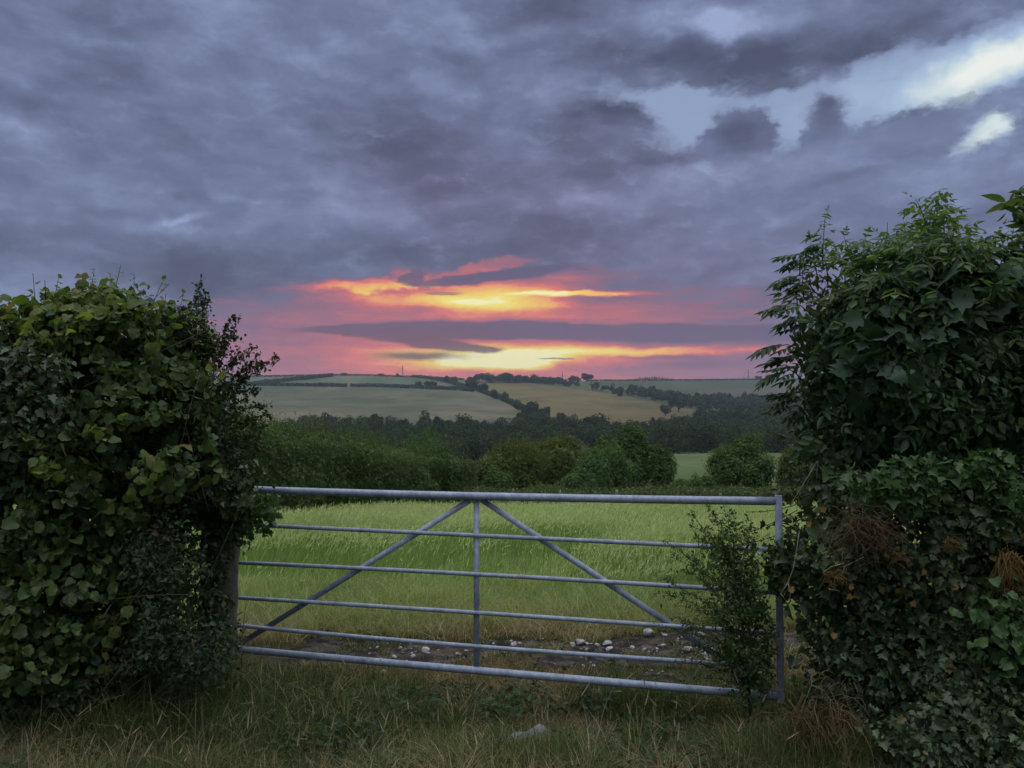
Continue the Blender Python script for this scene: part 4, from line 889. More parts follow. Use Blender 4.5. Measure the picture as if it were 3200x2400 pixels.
for a in [(600, 1120, 628, 866, 16), (640, 1150, 640, 905, 12), (585, 1040, 612, 930, 8), (640, 1140, 735, 985, 12), (650, 1160, 742, 1045, 12), (690, 1210, 750, 1090, 9), (700, 1230, 808, 1112, 14), (730, 1215, 875, 1125, 16), (720, 1250, 772, 1168, 8),
          (740, 1290, 835, 1270, 10), (730, 1330, 830, 1340, 12), (700, 1300, 800, 1230, 12), (740, 1380, 815, 1370, 10), (690, 1090, 715, 1010, 6), (560, 1040, 575, 960, 6), (700, 1160, 810, 1085, 16), (720, 1190, 862, 1118, 18), (690, 1130, 748, 990, 14), (640, 1060, 618, 880, 16), (740, 1330, 842, 1300, 16), (750, 1400, 838, 1420, 14), (700, 1250, 812, 1215, 14)]:
    spray(a[0], a[1], a[2], a[3], 5.2, 12, .023, rng, bl, bs, side=a[4], curve=.02)
f0 = wp(640, 1640, 5.25)
plant('hawthorn_bush', (f0[0], 5.25, 0), 'small-leaved hawthorn with thin sprays reaching out toward the tall left pylon', 'bush', [('foliage', bl, M_HAWT), ('branches', bs, M_STEM, 1)])
# ---- left: ivy on the post and in the hedge
bl = Buf(); by = Buf(); bs = Buf()
IV = [(590, 1430), (700, 1400), (790, 1440), (800, 1500), (790, 1545), (770, 1600), (735, 1620), (690, 1600), (610, 1660), (560, 1560)]
P_, nr_, dp, rng = hedge_scatter(IV, 5.15, .26, .18, 2200, 8, .06); leaves(bl, IVYS, P_, nr_, rng, .042, .4, .7, .4)
P_, nr_, dp, rng = hedge_scatter([(735, 1560), (800, 1545), (850, 1575), (835, 1610), (770, 1640), (745, 1700), (720, 1680)], 5.35, .14, .12, 900, 9, .05, .5); leaves(by, IVYS, P_, nr_, rng, .034, .4, .5, .6)
Q_, n2, d2, rng = hedge_scatter([(640, 1620), (725, 1600), (728, 1750), (700, 1800), (722, 1900), (735, 2040), (640, 2060), (650, 1850)], 5.42, .08, .06, 950, 10, .03, .5, 3, hole=.4, holef=8); leaves(bl, IVYS, Q_, n2, rng, .030, .4, .7, .5)
f0 = wp(690, 1800, 5.2); plant('ivy', (f0[0], 5.2, 0), 'dark ivy clothing the hinge post above and around the end of the top rail', 'ivy', [('foliage', bl, M_IVY), ('young_leaves', by, M_IVYN)])
bl = Buf(); P_, nr_, dp, rng = hedge_scatter([(20, 1100), (160, 1060), (240, 1150), (230, 1300), (190, 1400), (90, 1420), (10, 1300), (-200, 1250)], 4.6, .2, .2, 1900, 12, .06, .4); leaves(bl, IVYS, P_, nr_, rng, .038, .4, .7, .5)
f0 = wp(120, 1300, 4.6); plant('ivy', (f0[0], 4.6, 0), 'patch of dark glossy ivy climbing through the left part of the hazel', 'ivy', [('foliage', bl, M_IVY)])
# ---- left: bramble and thorn scrub under the hazel, in front of the post
BR = [(420, 1640), (520, 1600), (620, 1660), (690, 1760), (695, 1850), (715, 1930), (760, 1990), (770, 2060), (720, 2110), (640, 2150), (480, 2190), (250, 2250), (60, 2300), (-500, 2330), (-500, 2120), (100, 2050), (300, 1980), (400, 1850)]
bl = Buf(); bs = Buf(); P_, nr_, dp, rng = hedge_scatter(BR, 4.85, .42, .32, 14000, 15, .10, .5, 2.2); leaves(bl, OVALS, P_, nr_, rng, .030, .4, .4, .6); twigs(bs, BR, 4.85, .4, .3, 160, 16, (.2, .6), .003)
for i in range(16):
    x0, z0_ = wp(rng.uniform(380, 560), 2200, 4.55); p0 = np.array([x0, rng.uniform(4.45, 4.8), 0.02]); L_ = rng.uniform(.3, .6); tube(bs, [p0+np.array([rng.normal(0, .03)*q_*3+.12*q_*q_, 0, q_*L_]) for q_ in np.linspace(0, 1, 6)], .003, 4)
f0 = wp(500, 2150, 4.85); plant('bramble_patch', (f0[0], 4.85, 0), 'tangle of small-leaved bramble spilling under the hazel down to the verge', 'brambles', [('foliage', bl, M_BRAM), ('stems', bs, M_STEM, 1)])
# ---- right: elder with sycamore leaves
EL = [(2520, 1460), (2528, 1360), (2508, 1260), (2503, 1150), (2498, 1060), (2503, 1028), (2518, 968), (2548, 908), (2578, 858), (2628, 828), (2688, 828), (2720, 828), (2790, 798), (2850, 778), (2900, 738), (2960, 748), (3010, 788), (3060, 828), (3140, 828), (3200, 798), (3300, 758), (3800, 718), (3800, 1560), (2900, 1560)]
bl = Buf(); by = Buf(); bs = Buf(); P_, nr_, dp, rng = hedge_scatter(EL, 4.95, .60, .50, 6000, 20, .20, .5, 1.8, hole=.3, holef=3)
leaves(bl, ELDERS, P_, nr_, rng, .118, .8, .4, .5, .35)
k = (P_[:, 2] > 2.35) & (dp < .2); leaves(by, ELDER2, P_[k]+nr_[k]*.04, nr_[k], rng, .12, .9, .3, .5, .3)
P_, nr_, dp, rng = hedge_scatter(EL, 4.95, .58, .50, 10000, 21, .20, .5, 1.8); leaves(bl, OVALS, P_, nr_, rng, .052, .5, .6, .6)
P_, nr_, dp, rng = hedge_scatter(EL, 5.05, 0.32, 0.48, 9000, 62, .10, .4, 1.6); leaves(bl, OVALS, P_, nr_, rng, 0.07, .4, .5, .6)
twigs(bs, EL, 4.95, .42, .5, 200, 22, (.2, .5), .005)
for i, (px, row, L_) in enumerate([(2560, 790, .33), (2545, 850, .30), (2575, 840, .25), (2655, 790, .20), (2690, 770, .15), (2720, 780, .2), (2760, 750, .15), (2820, 740, .2), (2870, 720, .25), (2895, 700, .30), (2905, 680, .28), (2940, 690, .22), (2985, 730, .24), (3020, 760, .15), (3090, 770, .15), (3130, 770, .2), (3185, 740, .16), (3230, 700, .2), (2480, 900, .12), (2500, 880, .2), (3150, 760, .2)]):
    Y = 4.95+rng.uniform(-.15, .15); x, z = wp(px+12, row+52, Y); shoot(by, bs, (x, Y, z), L_, (rng.normal(-.03, .10), 0, 1), ELDER2, .135, rng, 8, .0045, .12, True, droop=.15)
for px0, row0, px1, row1 in [(2480, 880, 2410, 860), (2470, 960, 2375, 955), (2450, 1010, 2420, 990), (2450, 1090, 2345, 1085), (2450, 1130, 2390, 1120), (2450, 1170, 2360, 1165), (2450, 820, 2430, 800), (2460, 1230, 2400, 1240), (2470, 1290, 2395, 1270), (2520, 780, 2490, 765)]:
    Y = 4.9+rng.uniform(-.1, .15); a = wp(px0+50, row0+10, Y); b_ = wp(px1+72, row1+10, Y); d = np.array([b_[0]-a[0], rng.normal(0, .02), b_[1]-a[1]]); L_ = np.linalg.norm(d)
    pts = [np.array([a[0], Y, a[1]])+d*q_+np.array([0, 0, .04*math.sin(q_*3.14)]) for q_ in np.linspace(-.6, 1, 7)]; tube(bs, pts, np.linspace(.005, .002, 7), 5)
    pp = np.array([pts[2], pts[3], pts[4], pts[5], pts[6], pts[6], pts[5]]); tp_ = np.array([[-1, .2*s_, .1+.3*s_] for s_ in (1, -1, .5, -.5, 0, 1, -1)])+rng.normal(0, .15, (7, 3))
    stamp(bl, ELDER, pp, frames(np.array([[0, -.3, 1.0]]*7)+rng.normal(0, .2, (7, 3)), tp_), rng.uniform(.10, .145, 7))
# the loose branch at the top right corner
for px0, row0, px1, row1 in [(3330, 700, 3130, 640), (3330, 650, 3170, 600), (3300, 720, 3160, 690)]:
    spray(px0, row0, px1, row1, 4.8, 7, .12, rng, by, bs, LANCE, 4, .005, cl=2)
BS_ = [(2720, 1000), (2900, 900), (3050, 860), (3100, 1000), (3000, 1150), (2850, 1230), (2700, 1250), (2600, 1150)]
bm_ = Buf(); P_, nr_, dp, rng = hedge_scatter(BS_, 4.45, .12, .4, 300, 24, .06, .6); leaves(bm_, MAPLE, P_, nr_, rng, .105, .35, .8, .3, .25)
P_, nr_, dp, rng = hedge_scatter([(2750, 900), (2900, 830), (3150, 800), (3300, 820), (3250, 950), (2900, 980)], 4.45, .1, .3, 120, 25, .05, .6); leaves(bm_, MAPLE, P_, nr_, rng, .11, .5, .5, .3, .25)
f0 = wp(2900, 1560, 4.95); plant('elder_bush', (f0[0], 4.95, 0), 'tall dark elder bush with drooping paired leaflets towering over the right side', 'bush', [('foliage', bl, M_ELDER), ('young_leaves', by, M_ELDERY), ('branches', bs, M_STEM, 1)])
plant('sycamore_sapling', (f0[0]-.1, 4.6, 0), 'broad lobed sycamore leaves hanging in front of the elder on the right', 'sapling', [('foliage', bm_, M_MAPLE)])
# a darker thicket between elder and ivy
TH = [(2500, 1330), (2620, 1280), (2800, 1330), (3000, 1290), (3800, 1250), (3800, 1700), (2800, 1620), (2520, 1600), (2470, 1480)]
bl = Buf(); bs = Buf(); P_, nr_, dp, rng = hedge_scatter(TH, 5.0, .40, .35, 9000, 27, .14, .4, 2.0); leaves(bl, OVALS, P_, nr_, rng, .042, .4, .5, .6); twigs(bs, TH, 5.0, .38, .3, 140, 28, (.2, .6), .003)
for a in [(3110, 1480, 3010, 1300), (3150, 1500, 3140, 1390), (3120, 1500, 3180, 1400), (2990, 1440, 2860, 1370)]: spray(a[0], a[1], a[2], a[3], 4.55, 6, .03, rng, bl, bs, OVAL, 4, .003, cl=1)
f0 = wp(2800, 1600, 5.0); plant('blackthorn_bush', (f0[0], 5.0, 0), 'shadowy small-leaved thicket between the elder above and the ivy bank below', 'bush', [('foliage', bl, M_HAWT), ('branches', bs, M_STEM, 1)])
# ---- right: ivy-covered bank
IB = [(2560, 1400), (2500, 1450), (2485, 1520), (2455, 1600), (2440, 1660), (2405, 1700), (2400, 1740), (2430, 1790), (2445, 1830), (2470, 1900), (2475, 2060), (2500, 2160), (2540, 2240), (2620, 2330), (2700, 2420), (2700, 2700), (4000, 2800), (4000, 1330), (3200, 1400), (3000, 1440), (2800, 1420), (2680, 1440)]
bl = Buf(); by = Buf(); bs = Buf(); bd = Buf(); P_, nr_, dp, rng = hedge_scatter(IB, 4.75, .56, .42, 44000, 30, .10, .45, 1.9, back=.1, hole=.3, holef=5); k = P_[:, 2] > -.05; P_, nr_, dp = P_[k], nr_[k], dp[k]
leaves(bl, IVYS, P_, nr_, rng, .033, .35, .8, .5, .35)
P_, nr_, dp, rng = hedge_scatter(IB, 4.8, 0.36, 0.4, 12000, 63, .10, .4, 1.6); leaves(bl, IVYS, P_, nr_, rng, 0.05, .4, .5, .6)
for cx, cy, rx, ry, n_ in [(2830, 1530, 110, 70, 300), (2700, 1520, 60, 50, 60), (3060, 1490, 90, 50, 190), (3120, 1560, 80, 60, 190), (3140, 1620, 50, 40, 50), (2960, 1500, 60, 40, 50), (3130, 2000, 70, 60, 60)]:
    pp = [(cx+rx*math.cos(a), cy+ry*math.sin(a)) for a in np.linspace(0, 6.28, 9)[:-1]]
    Q_, n2, d2, rng = hedge_scatter(pp, 4.20, .06, .1, n_, int(cx), .03, back=0); leaves(by, IVYS, Q_, n2, rng, .042, .7, .6, .5)
Q_, n2, d2, rng = hedge_scatter([(2990, 1850), (3100, 1830), (3200, 1900), (3250, 2050), (3150, 2100), (3050, 2030), (3000, 1930)], 4.15, .08, .1, 130, 33, .03, back=0); leaves(by, HAZELS, Q_, n2, rng, .05, .5, .7, .4)
Q_, n2, d2, rng = hedge_scatter([(2385, 1700), (2440, 1680), (2490, 1700), (2500, 1800), (2470, 1850), (2420, 1840), (2395, 1780)], 4.68, .12, .12, 900, 71, .04, .5); leaves(bl, IVYS, Q_, n2, rng, .033, .35, .8, .5)
Q_, n2, d2, rng = hedge_scatter([(2640, 2230), (2800, 2160), (3100, 2120), (3900, 2100), (3900, 2760), (2760, 2560), (2680, 2380)], 4.12, .26, .25, 8500, 72, .08, .5); kq = Q_[:, 2] > -.02; leaves(bl, IVYS, Q_[kq], n2[kq], rng, .031, .5, .6, .5)
twigs(bs, IB, 4.75, .5, .4, 90, 34, (.15, .4), .0025, .3)
def wisp(buf, pts_px, Y, r_): tube(buf, [np.array([*(lambda w_: (w_[0], Y, w_[1]))(wp(a, b_, Y))]) for a, b_ in pts_px], np.linspace(r_, r_*.5, len(pts_px)), 5)
DST = []
for pts_ in [[(2440, 1855), (2462, 1822), (2478, 1780), (2490, 1715), (2498, 1660)], [(2462, 1822), (2470, 1850), (2468, 1880)], [(2440, 1855), (2455, 1875)], [(2535, 2140), (2580, 2160), (2620, 2150), (2650, 2110), (2672, 2055)], [(2535, 2090), (2536, 2140), (2500, 2230), (2450, 2350)], [(2640, 1760), (2600, 1770), (2570, 1790)], [(2590, 1840), (2625, 1848)], [(3160, 2170), (3200, 2170), (3260, 2150)], [(2590, 1690), (2575, 1680), (2620, 1740)], [(3135, 2180), (3150, 2165)], [(2470, 1580), (2555, 1440), (2552, 1500)], [(2700, 1740), (2640, 1770), (2630, 1800)]]: bd = Buf(); wisp(bd, pts_, 4.18 if pts_[0][0] > 2560 else 4.5, .003); DST.append(bd)
f0 = wp(2800, 2200, 4.75); plant('ivy_bank', (f0[0], 4.75, 0), 'bank smothered in small dark ivy leaves right of the closed end of the gate', 'ivy', [('foliage', bl, M_IVY), ('young_leaves', by, M_IVYN), ('stems', bs, M_STEM, 1)]+[('dead_stem', d_, M_PALE, 1) for d_ in DST])
# withered tufts caught in the ivy
def tuft(name, px, row, Y, n, L_, label, spread=.8, down=False, mat=None, seed=0, w=.0022):
    rng = np.random.default_rng(seed); x, z = wp(px, row, Y); b1 = Buf(); P_ = np.array([x, Y, z])+rng.normal(0, L_*.28, (n, 3))*np.array([1, .3, 1]); V = []
    for i in range(n):
        d = np.array([rng.normal(0, spread), -abs(rng.normal(0, .4)), (-1 if down else 1)*rng.uniform(.2, 1)]); d /= np.linalg.norm(d); l_ = L_*rng.uniform(.5, 1.1)
        wv = rng.normal(0, .12, 3)*l_; pts = [P_[i]+rng.normal(0, .0)+d*l_*q_+wv*math.sin(q_*3)+np.array([0, 0, -.9*l_*q_*q_]) for q_ in (0, .25, .5, .75, 1)]; tube(b1, pts, [w, w*.9, w*.7, w*.5, w*.2], 3)
    o = link(name, b1.mesh(name), mat or M_DEAD); tag(o, label, 'dry grass', None, 'stuff')
tuft('dry_grass_tuft', 2690, 1660, 4.16, 230, .22, 'straw-coloured dead grass hanging over the ivy bank below its bright leaves', .7, seed=1)
tuft('dry_grass_tuft', 2810, 1740, 4.12, 60, .06, 'small orange-brown withered tuft in the middle of the ivy', 1, seed=2, mat=M_DRYL)
tuft('dry_grass_tuft', 2970, 1700, 4.12, 60, .06, 'little orange withered head in the ivy left of the big rusty clump', 1, seed=3, mat=M_DRYL)
tuft('dry_grass_tuft', 3150, 1755, 4.10, 190, .10, 'big rusty-orange withered clump at the right edge of the ivy', 1, True, seed=4, mat=M_DRYL, w=.003)
tuft('dry_grass_tuft', 2610, 1800, 4.14, 50, .10, 'brown withered tuft low in the ivy beside the closed gate end', .6, seed=5, mat=M_DRYL)
tuft('dry_grass_tuft', 2560, 2290, 4.12, 420, .28, 'orange-brown dead grass clump at the foot of the ivy bank', .35, seed=6)
# yellow and brown single leaves
bl = Buf(); rng = np.random.default_rng(40)
pl = [(2580, 1595), (2655, 1830), (2850, 1880), (2600, 1990), (3050, 2105), (2470, 1850), (3100, 1750), (2660, 1860), (2760, 1700), (2890, 1780), (2520, 1640), (2990, 1830)]
P_ = np.array([[wp(a, b_, 4.14)[0], 4.14, wp(a, b_, 4.14)[1]] for a, b_ in pl]); stamp(bl, IVY, P_, frames(np.array([[0, -1, .3]]*len(P_))+rng.normal(0, .3, P_.shape), rng.normal(0, 1, P_.shape)), .034)
tag(link('fallen_leaves', bl.mesh('fallen_leaves'), M_DRYL), 'scattered yellow and orange dead leaves lying on the ivy bank', 'dead leaves', None, 'stuff')
# ---- the sapling growing through the gate
SP = [(2235, 1690), (2260, 1640), (2300, 1690), (2330, 1760), (2390, 1820), (2420, 1880), (2422, 2050), (2400, 2150), (2350, 2190), (2280, 2195), (2250, 2120), (2245, 2040), (2225, 1960), (2250, 1880), (2260, 1800)]
bl = Buf(); bs = Buf(); P_, nr_, dp, rng = hedge_scatter(SP, 4.72, .16, .20, 5600, 45, .10, .7, 3.5, hole=.42, holef=7); leaves(bl, OVALS, P_, nr_, rng, .021, .4, .2, .7)
for a in [(2330, 1860, 2165, 1608, 12), (2320, 1800, 2205, 1575, 14), (2320, 1800, 2290, 1600, 12), (2330, 1800, 2345, 1640, 10), (2320, 1900, 2100, 1740, 14), (2300, 1960, 2120, 1850, 12), (2300, 1990, 2110, 1890, 10), (2290, 2040, 2090, 1930, 12), (2300, 2080, 2130, 2040, 9), (2330, 1900, 2240, 1700, 14), (2340, 1850, 2400, 1700, 8), (2360, 2150, 2310, 1780, 16), (2350, 2100, 2380, 1850, 12), (2300, 1760, 2180, 1690, 9), (2310, 2160, 2200, 2080, 10),
          (2320, 2000, 2060, 1800, 14), (2320, 2080, 2080, 2010, 12), (2330, 1950, 2130, 1720, 12), (2330, 2050, 2180, 1780, 14), (2350, 2000, 2440, 1760, 10), (2340, 2120, 2240, 1900, 14), (2360, 2120, 2430, 1930, 12), (2300, 1880, 2150, 1640, 14), (2290, 1850, 2230, 1600, 12), (2330, 2150, 2110, 2130, 9), (2300, 1900, 2075, 1690, 16), (2290, 1960, 2040, 1850, 16), (2300, 2040, 2040, 1960, 14), (2280, 1820, 2150, 1590, 14), (2310, 2100, 2100, 2070, 12), (2270, 1900, 2130, 1780, 14), (2300, 1780, 2260, 1570, 12), (2250, 1980, 2110, 1990, 12)]:
    spray(a[0], a[1], a[2], a[3], 4.72+rng.uniform(-.10, .14), 9, .020, rng, bl, bs, OVALS[0], int(a[4]*1.3), .0025, curve=.04, cl=2)
b0 = wp(2350, 2200, 4.72); tube(bs, [np.array([b0[0], 4.72, -.05]), np.array([b0[0]-.02, 4.72, .3]), np.array([b0[0]-.06, 4.70, .7]), np.array([b0[0]-.10, 4.70, 1.0])], [.012, .010, .007, .004], 6)
M_SAPL = leafmat('sapling_leaves', (.030, .065, .024), (.10, .155, .055), (.15, .19, .07), .35, .03, 2.5, .93)
plant('elm_sapling', (b0[0], 4.72, 0), 'small-leaved sapling growing up through the closed end of the gate rails', 'sapling', [('foliage', bl, M_SAPL), ('stem', bs, M_STEM, 1)])
bs = Buf()
for a, b_ in (((2250, 1690), (2460, 1585)), ((2280, 1705), (2450, 1640)), ((2330, 1600), (2480, 1560))): 
    pts = [np.array([wp(a[0]+(b_[0]-a[0])*q_, a[1]+(b_[1]-a[1])*q_+10*math.sin(q_*3.1), 5.3)[0], 5.3-.2*q_, wp(a[0]+(b_[0]-a[0])*q_, a[1]+(b_[1]-a[1])*q_+10*math.sin(q_*3.1), 5.3)[1]]) for q_ in np.linspace(0, 1, 9)]; tube(bs, pts, .0022, 4)
    for p in pts[1:-1]:
        for s_ in range(3): d = rng.normal(0, 1, 3); d /= np.linalg.norm(d); tube(bs, [p-d*.012, p+d*.012], .0012, 3)
tag(link('barbed_wire', bs.mesh('barbed_wire'), M_RUST), 'strands of barbed wire slanting behind the closed end of the gate', 'barbed wire')
# ------------------------------------------------------------------ crop, weeds, verge grass and stones
def blades(P_, h, w, lean, az_, rng, seg=4, bend=.5, flat=.0):
    """ribbons: one tapered blade at each point"""
    n = len(P_); t = np.linspace(0, 1, seg+1); h = np.broadcast_to(h, (n,)); w = np.broadcast_to(w, (n,)); lean = np.broadcast_to(lean, (n,))
    d = np.stack([np.cos(az_), np.sin(az_)], 1); s_ = np.stack([-np.sin(az_+rng.normal(0, .8, n)), np.cos(az_+rng.normal(0, .8, n))], 1)
    off = (lean[:, None]*(t[None]**1.0*.4+bend*t[None]**2.2))*h[:, None]; zz = h[:, None]*t[None]*(1-.35*np.clip(lean, 0, 1.5)[:, None]*t[None]**2)
    C = np.stack([P_[:, 0:1]+d[:, 0:1]*off, P_[:, 1:2]+d[:, 1:2]*off, P_[:, 2:3]+zz], 2)
    wd = w[:, None]*(1-t[None]**1.6)*.5+w[:, None]*.04; S3 = np.stack([s_[:, 0:1]*wd, s_[:, 1:2]*wd, wd*0], 2)
    V = np.stack([C-S3, C+S3], 2).reshape(n, -1, 3); f = []
    for i in range(seg): f += [2*i, 2*i+1, 2*i+3, 2*i+2]
    return V.reshape(-1, 3), (np.array(f)[None]+np.arange(n)[:, None]*V.shape[1]).ravel(), np.full(n*seg, 4)
def ears(P_, L_, w, az_, rng, tilt):
    n = len(P_); d = np.stack([np.cos(az_)*np.sin(tilt), np.sin(az_)*np.sin(tilt), np.cos(tilt)], 1)
    M = frames(rng.normal(0, 1, (n, 3)), d)
    T_ = ([(0, 0, 0), (.5, .18, 0), (.42, .55, 0), (.12, 1, 0), (-.12, 1, 0), (-.42, .55, 0), (-.5, .18, 0)], [[0, 1, 2, 3, 4, 5, 6]])
    tv = np.array(T_[0]); V = np.einsum('nij,nkj->nki', M, tv[None]*np.stack([np.broadcast_to(w, (n,)), np.broadcast_to(L_, (n,)), np.broadcast_to(w, (n,))], 1)[:, None, :])+P_[:, None]
    return V.reshape(-1, 3), (np.arange(7)[None]+np.arange(n)[:, None]*7).ravel(), np.full(n, 7)
def scatter_ground(n, Y0, Y1, k, hw, rng, pxr=None):
    Y = Y0*(Y1/Y0)**rng.random(n) if k == 'inv' else rng.uniform(Y0, Y1, n)
    x = rng.uniform(-1, 1, n)*(Y*hw+.6); return x, Y
M_CROP = leafmat('barley_blades', (0.105, 0.179, 0.055), (0.304, 0.398, 0.135), (0.399, 0.459, 0.200), .45, 0, .35, .9)
M_EAR = leafmat('barley_ears', (0.286, 0.352, 0.150), (0.530, 0.583, 0.290), None, .4, 0, .35)
M_WEED = leafmat('rank_grass', (0.132, 0.190, 0.063), (0.330, 0.381, 0.149), (0.506, 0.482, 0.265), .4, 0, .8, .86)
M_STRAW = leafmat('straw', (.19, .145, .075), (.42, .34, .19), (.55, .50, .36), .35, 0, 1.2, .9)
M_GRN = leafmat('verge_grass', (.032, .056, .022), (.125, .155, .058), (.30, .27, .16), .4, 0, 1.6, .86)
M_SEED = leafmat('seed_heads', (.20, .16, .09), (.38, .32, .20), None, .35, 0, 3)
M_BROWN = leafmat('brown_thatch', (.11, .075, .04), (.24, .165, .09), None, .3, 0, 2)
rng = np.random.default_rng(60); HWF = .64
def crop_density(x, Y): return fbm(np.stack([x*.35, Y*.5, x*0+3], -1), 3)
# barley
x, Y = scatter_ground(330000, 8.4, 31.5, 'lin', HWF, rng); keep = rng.random(len(x)) < np.clip(9.5/Y, 0, 1)*1.0
dn = crop_density(x, Y); keep &= ~((dn < .33) & (rng.random(len(x)) < .75)); x, Y, dn = x[keep], Y[keep], dn[keep]
Pg = np.stack([x, Y, zt(x, Y)], 1); hh = (.46+.22*(dn-.4)*2+rng.normal(0, .05, len(x)))*np.clip((Y-8.0)/2.2, .55, 1); wind = .6+rng.normal(0, .5, len(x))
bf = Buf(); bf.add(*blades(Pg, np.clip(hh*rng.uniform(.6, 1.0, len(x)), .15, .8), .0046*np.clip(Y/9, 1, 2.4)*rng.uniform(.5, 1.5, len(x)), np.abs(rng.normal(.35, .22, len(x))), wind, rng))
o = link('barley_crop', bf.mesh('barley_crop'), M_CROP); tag(o, 'dense green barley crop covering the field beyond the gate', 'crop', None, 'stuff')
k = rng.random(len(x)) < np.clip((dn-.26)*3.6, .15, .95); k &= (Y > 9.0); Pe = Pg[k].copy(); Pe[:, 2] += np.clip(hh[k], .2, .8)*rng.uniform(.82, 1.02, k.sum()); m_ = k.sum()
bf = Buf(); bf.add(*ears(Pe, .085*rng.uniform(.7, 1.3, m_), .0085*np.clip(Y[k]/9, 1, 2.1), wind[k], rng, np.abs(rng.normal(.45, .3, m_))))
o = link('barley_ears', bf.mesh('barley_ears'), M_EAR); tag(o, 'pale bearded ears standing over the green barley', 'crop', None, 'stuff')
# rank grass between mud and barley
x, Y = scatter_ground(60000, 7.15, 9.8, 'lin', HWF, rng); n_ = fbm(np.stack([x*.9, Y*1.2, x*0+8], -1), 3); keep = (n_ > .28+.25*np.clip((7.6-Y)/.6, 0, 1)) & (mudmask(x, Y) < .5); x, Y, n_ = x[keep], Y[keep], n_[keep]
Pg = np.stack([x, Y, zt(x, Y)], 1); m_ = len(x); bf = Buf(); bf.add(*blades(Pg, np.clip(.10+.32*n_*np.clip((Y-6.7)/1.5, .3, 1)+rng.normal(0, .05, m_), .05, .5), .005, np.abs(rng.normal(.8, .45, m_)), rng.uniform(0, 6.28, m_), rng, bend=.7))
o = link('rank_grass', bf.mesh('rank_grass'), M_WEED); tag(o, 'rank yellow-green grass between the stony mud and the barley', 'grass', None, 'stuff')
x, Y = scatter_ground(52000, 6.9, 8.9, 'lin', HWF, rng); kq = mudmask(x, Y) < .5; x, Y = x[kq], Y[kq]; m_ = len(x); Pg = np.stack([x, Y, zt(x, Y)], 1); bf = Buf(); bf.add(*blades(Pg, rng.uniform(.05, .22, m_)*np.clip((9.4-Y)/1.2, .5, 1), .0045, np.abs(rng.normal(.9, .5, m_)), rng.uniform(0, 6.28, m_), rng, bend=.8))
o = link('dry_grass', bf.mesh('dry_grass'), M_STRAW); tag(o, 'straw-coloured dry grass along the near edge of the field', 'grass', None, 'stuff')
# verge and gateway
def verge(n, Y0, Y1, mat, name, label, hfun, sel, lean=.6, w=.0035, z0=0, seg=4, bend=.6):
    x, Y = scatter_ground(n, Y0, Y1, 'lin', HWF, rng); q1 = fbm(np.stack([x*1.3+2, Y*1.7, x*0+5], -1), 3); q2 = fbm(np.stack([x*.8-4, Y*1.1, x*0+9], -1), 3)
    k = sel(x, Y, q1, q2) & ~((mudmask(x, Y) > .52) & (Y > 4.9) & (rng.random(n) < .97)); x, Y, q1, q2 = x[k], Y[k], q1[k], q2[k]; m_ = len(x); Pg = np.stack([x, Y, zt(x, Y)-.004], 1)
    bf = Buf(); bf.add(*blades(Pg, np.clip(hfun(x, Y, q1, q2)*rng.uniform(.5, 1.25, m_), .015, .6), w, np.abs(rng.normal(lean, .35, m_)), rng.uniform(0, 6.28, m_), rng, seg, bend))
    o = link(name, bf.mesh(name), mat); tag(o, label, 'grass', None, 'stuff')
nearf = lambda Y: np.clip((5.0-Y)/.7, 0, 1)
verge(150000, 3.3, 5.4, M_GRN, 'verge_grass', 'green grass of the verge in front of the gate', lambda x, Y, a, b: .05+.36*np.clip(a-.36, 0, 1)*(1+.5*nearf(Y))+.05*nearf(Y), lambda x, Y, a, b: (a > .44) | (rng.random(len(x)) < .22))
verge(60000, 5.2, 7.4, M_GRN, 'short_grass', 'short grass of the gateway between gate and mud', lambda x, Y, a, b: .03+.10*np.clip(a-.35, 0, 1), lambda x, Y, a, b: (a > .36) | (rng.random(len(x)) < .25), w=.0042)
verge(30000, 3.3, 5.3, M_STRAW, 'dry_verge_grass', 'dry straw-coloured grass mixed through the verge', lambda x, Y, a, b: .08+.26*np.clip(b-.36, 0, 1)+.06*nearf(Y), lambda x, Y, a, b: (b > .52) | ((a < .40) & (rng.random(len(x)) < .6)) | (rng.random(len(x)) < .10), .8, .0028, bend=.7)
verge(26000, 5.2, 7.4, M_STRAW, 'dry_short_grass', 'short dry straw lying over the gateway ground', lambda x, Y, a, b: .03+.08*b, lambda x, Y, a, b: (b > .48) | (rng.random(len(x)) < .12), 1.0, .0035, bend=.8)
verge(60000, 3.3, 6.4, M_BROWN, 'brown_thatch', 'brown matted thatch at the roots of the verge grass', lambda x, Y, a, b: .03+.06*b, lambda x, Y, a, b: (a < .50) | (b > .5), 1.2, .004, seg=3, bend=.9)
# darker lush patch left below the rails and nettles
verge(26000, 4.35, 5.6, M_GRN, 'long_grass', 'long dark green grass under the left end of the rails', lambda x, Y, a, b: (.12+.22*a)*(1+.8*np.clip(-x-1.0, 0, 1)), lambda x, Y, a, b: (x < -.75+.5*a) & (x > -2.6) , .7, .0045, bend=.7)
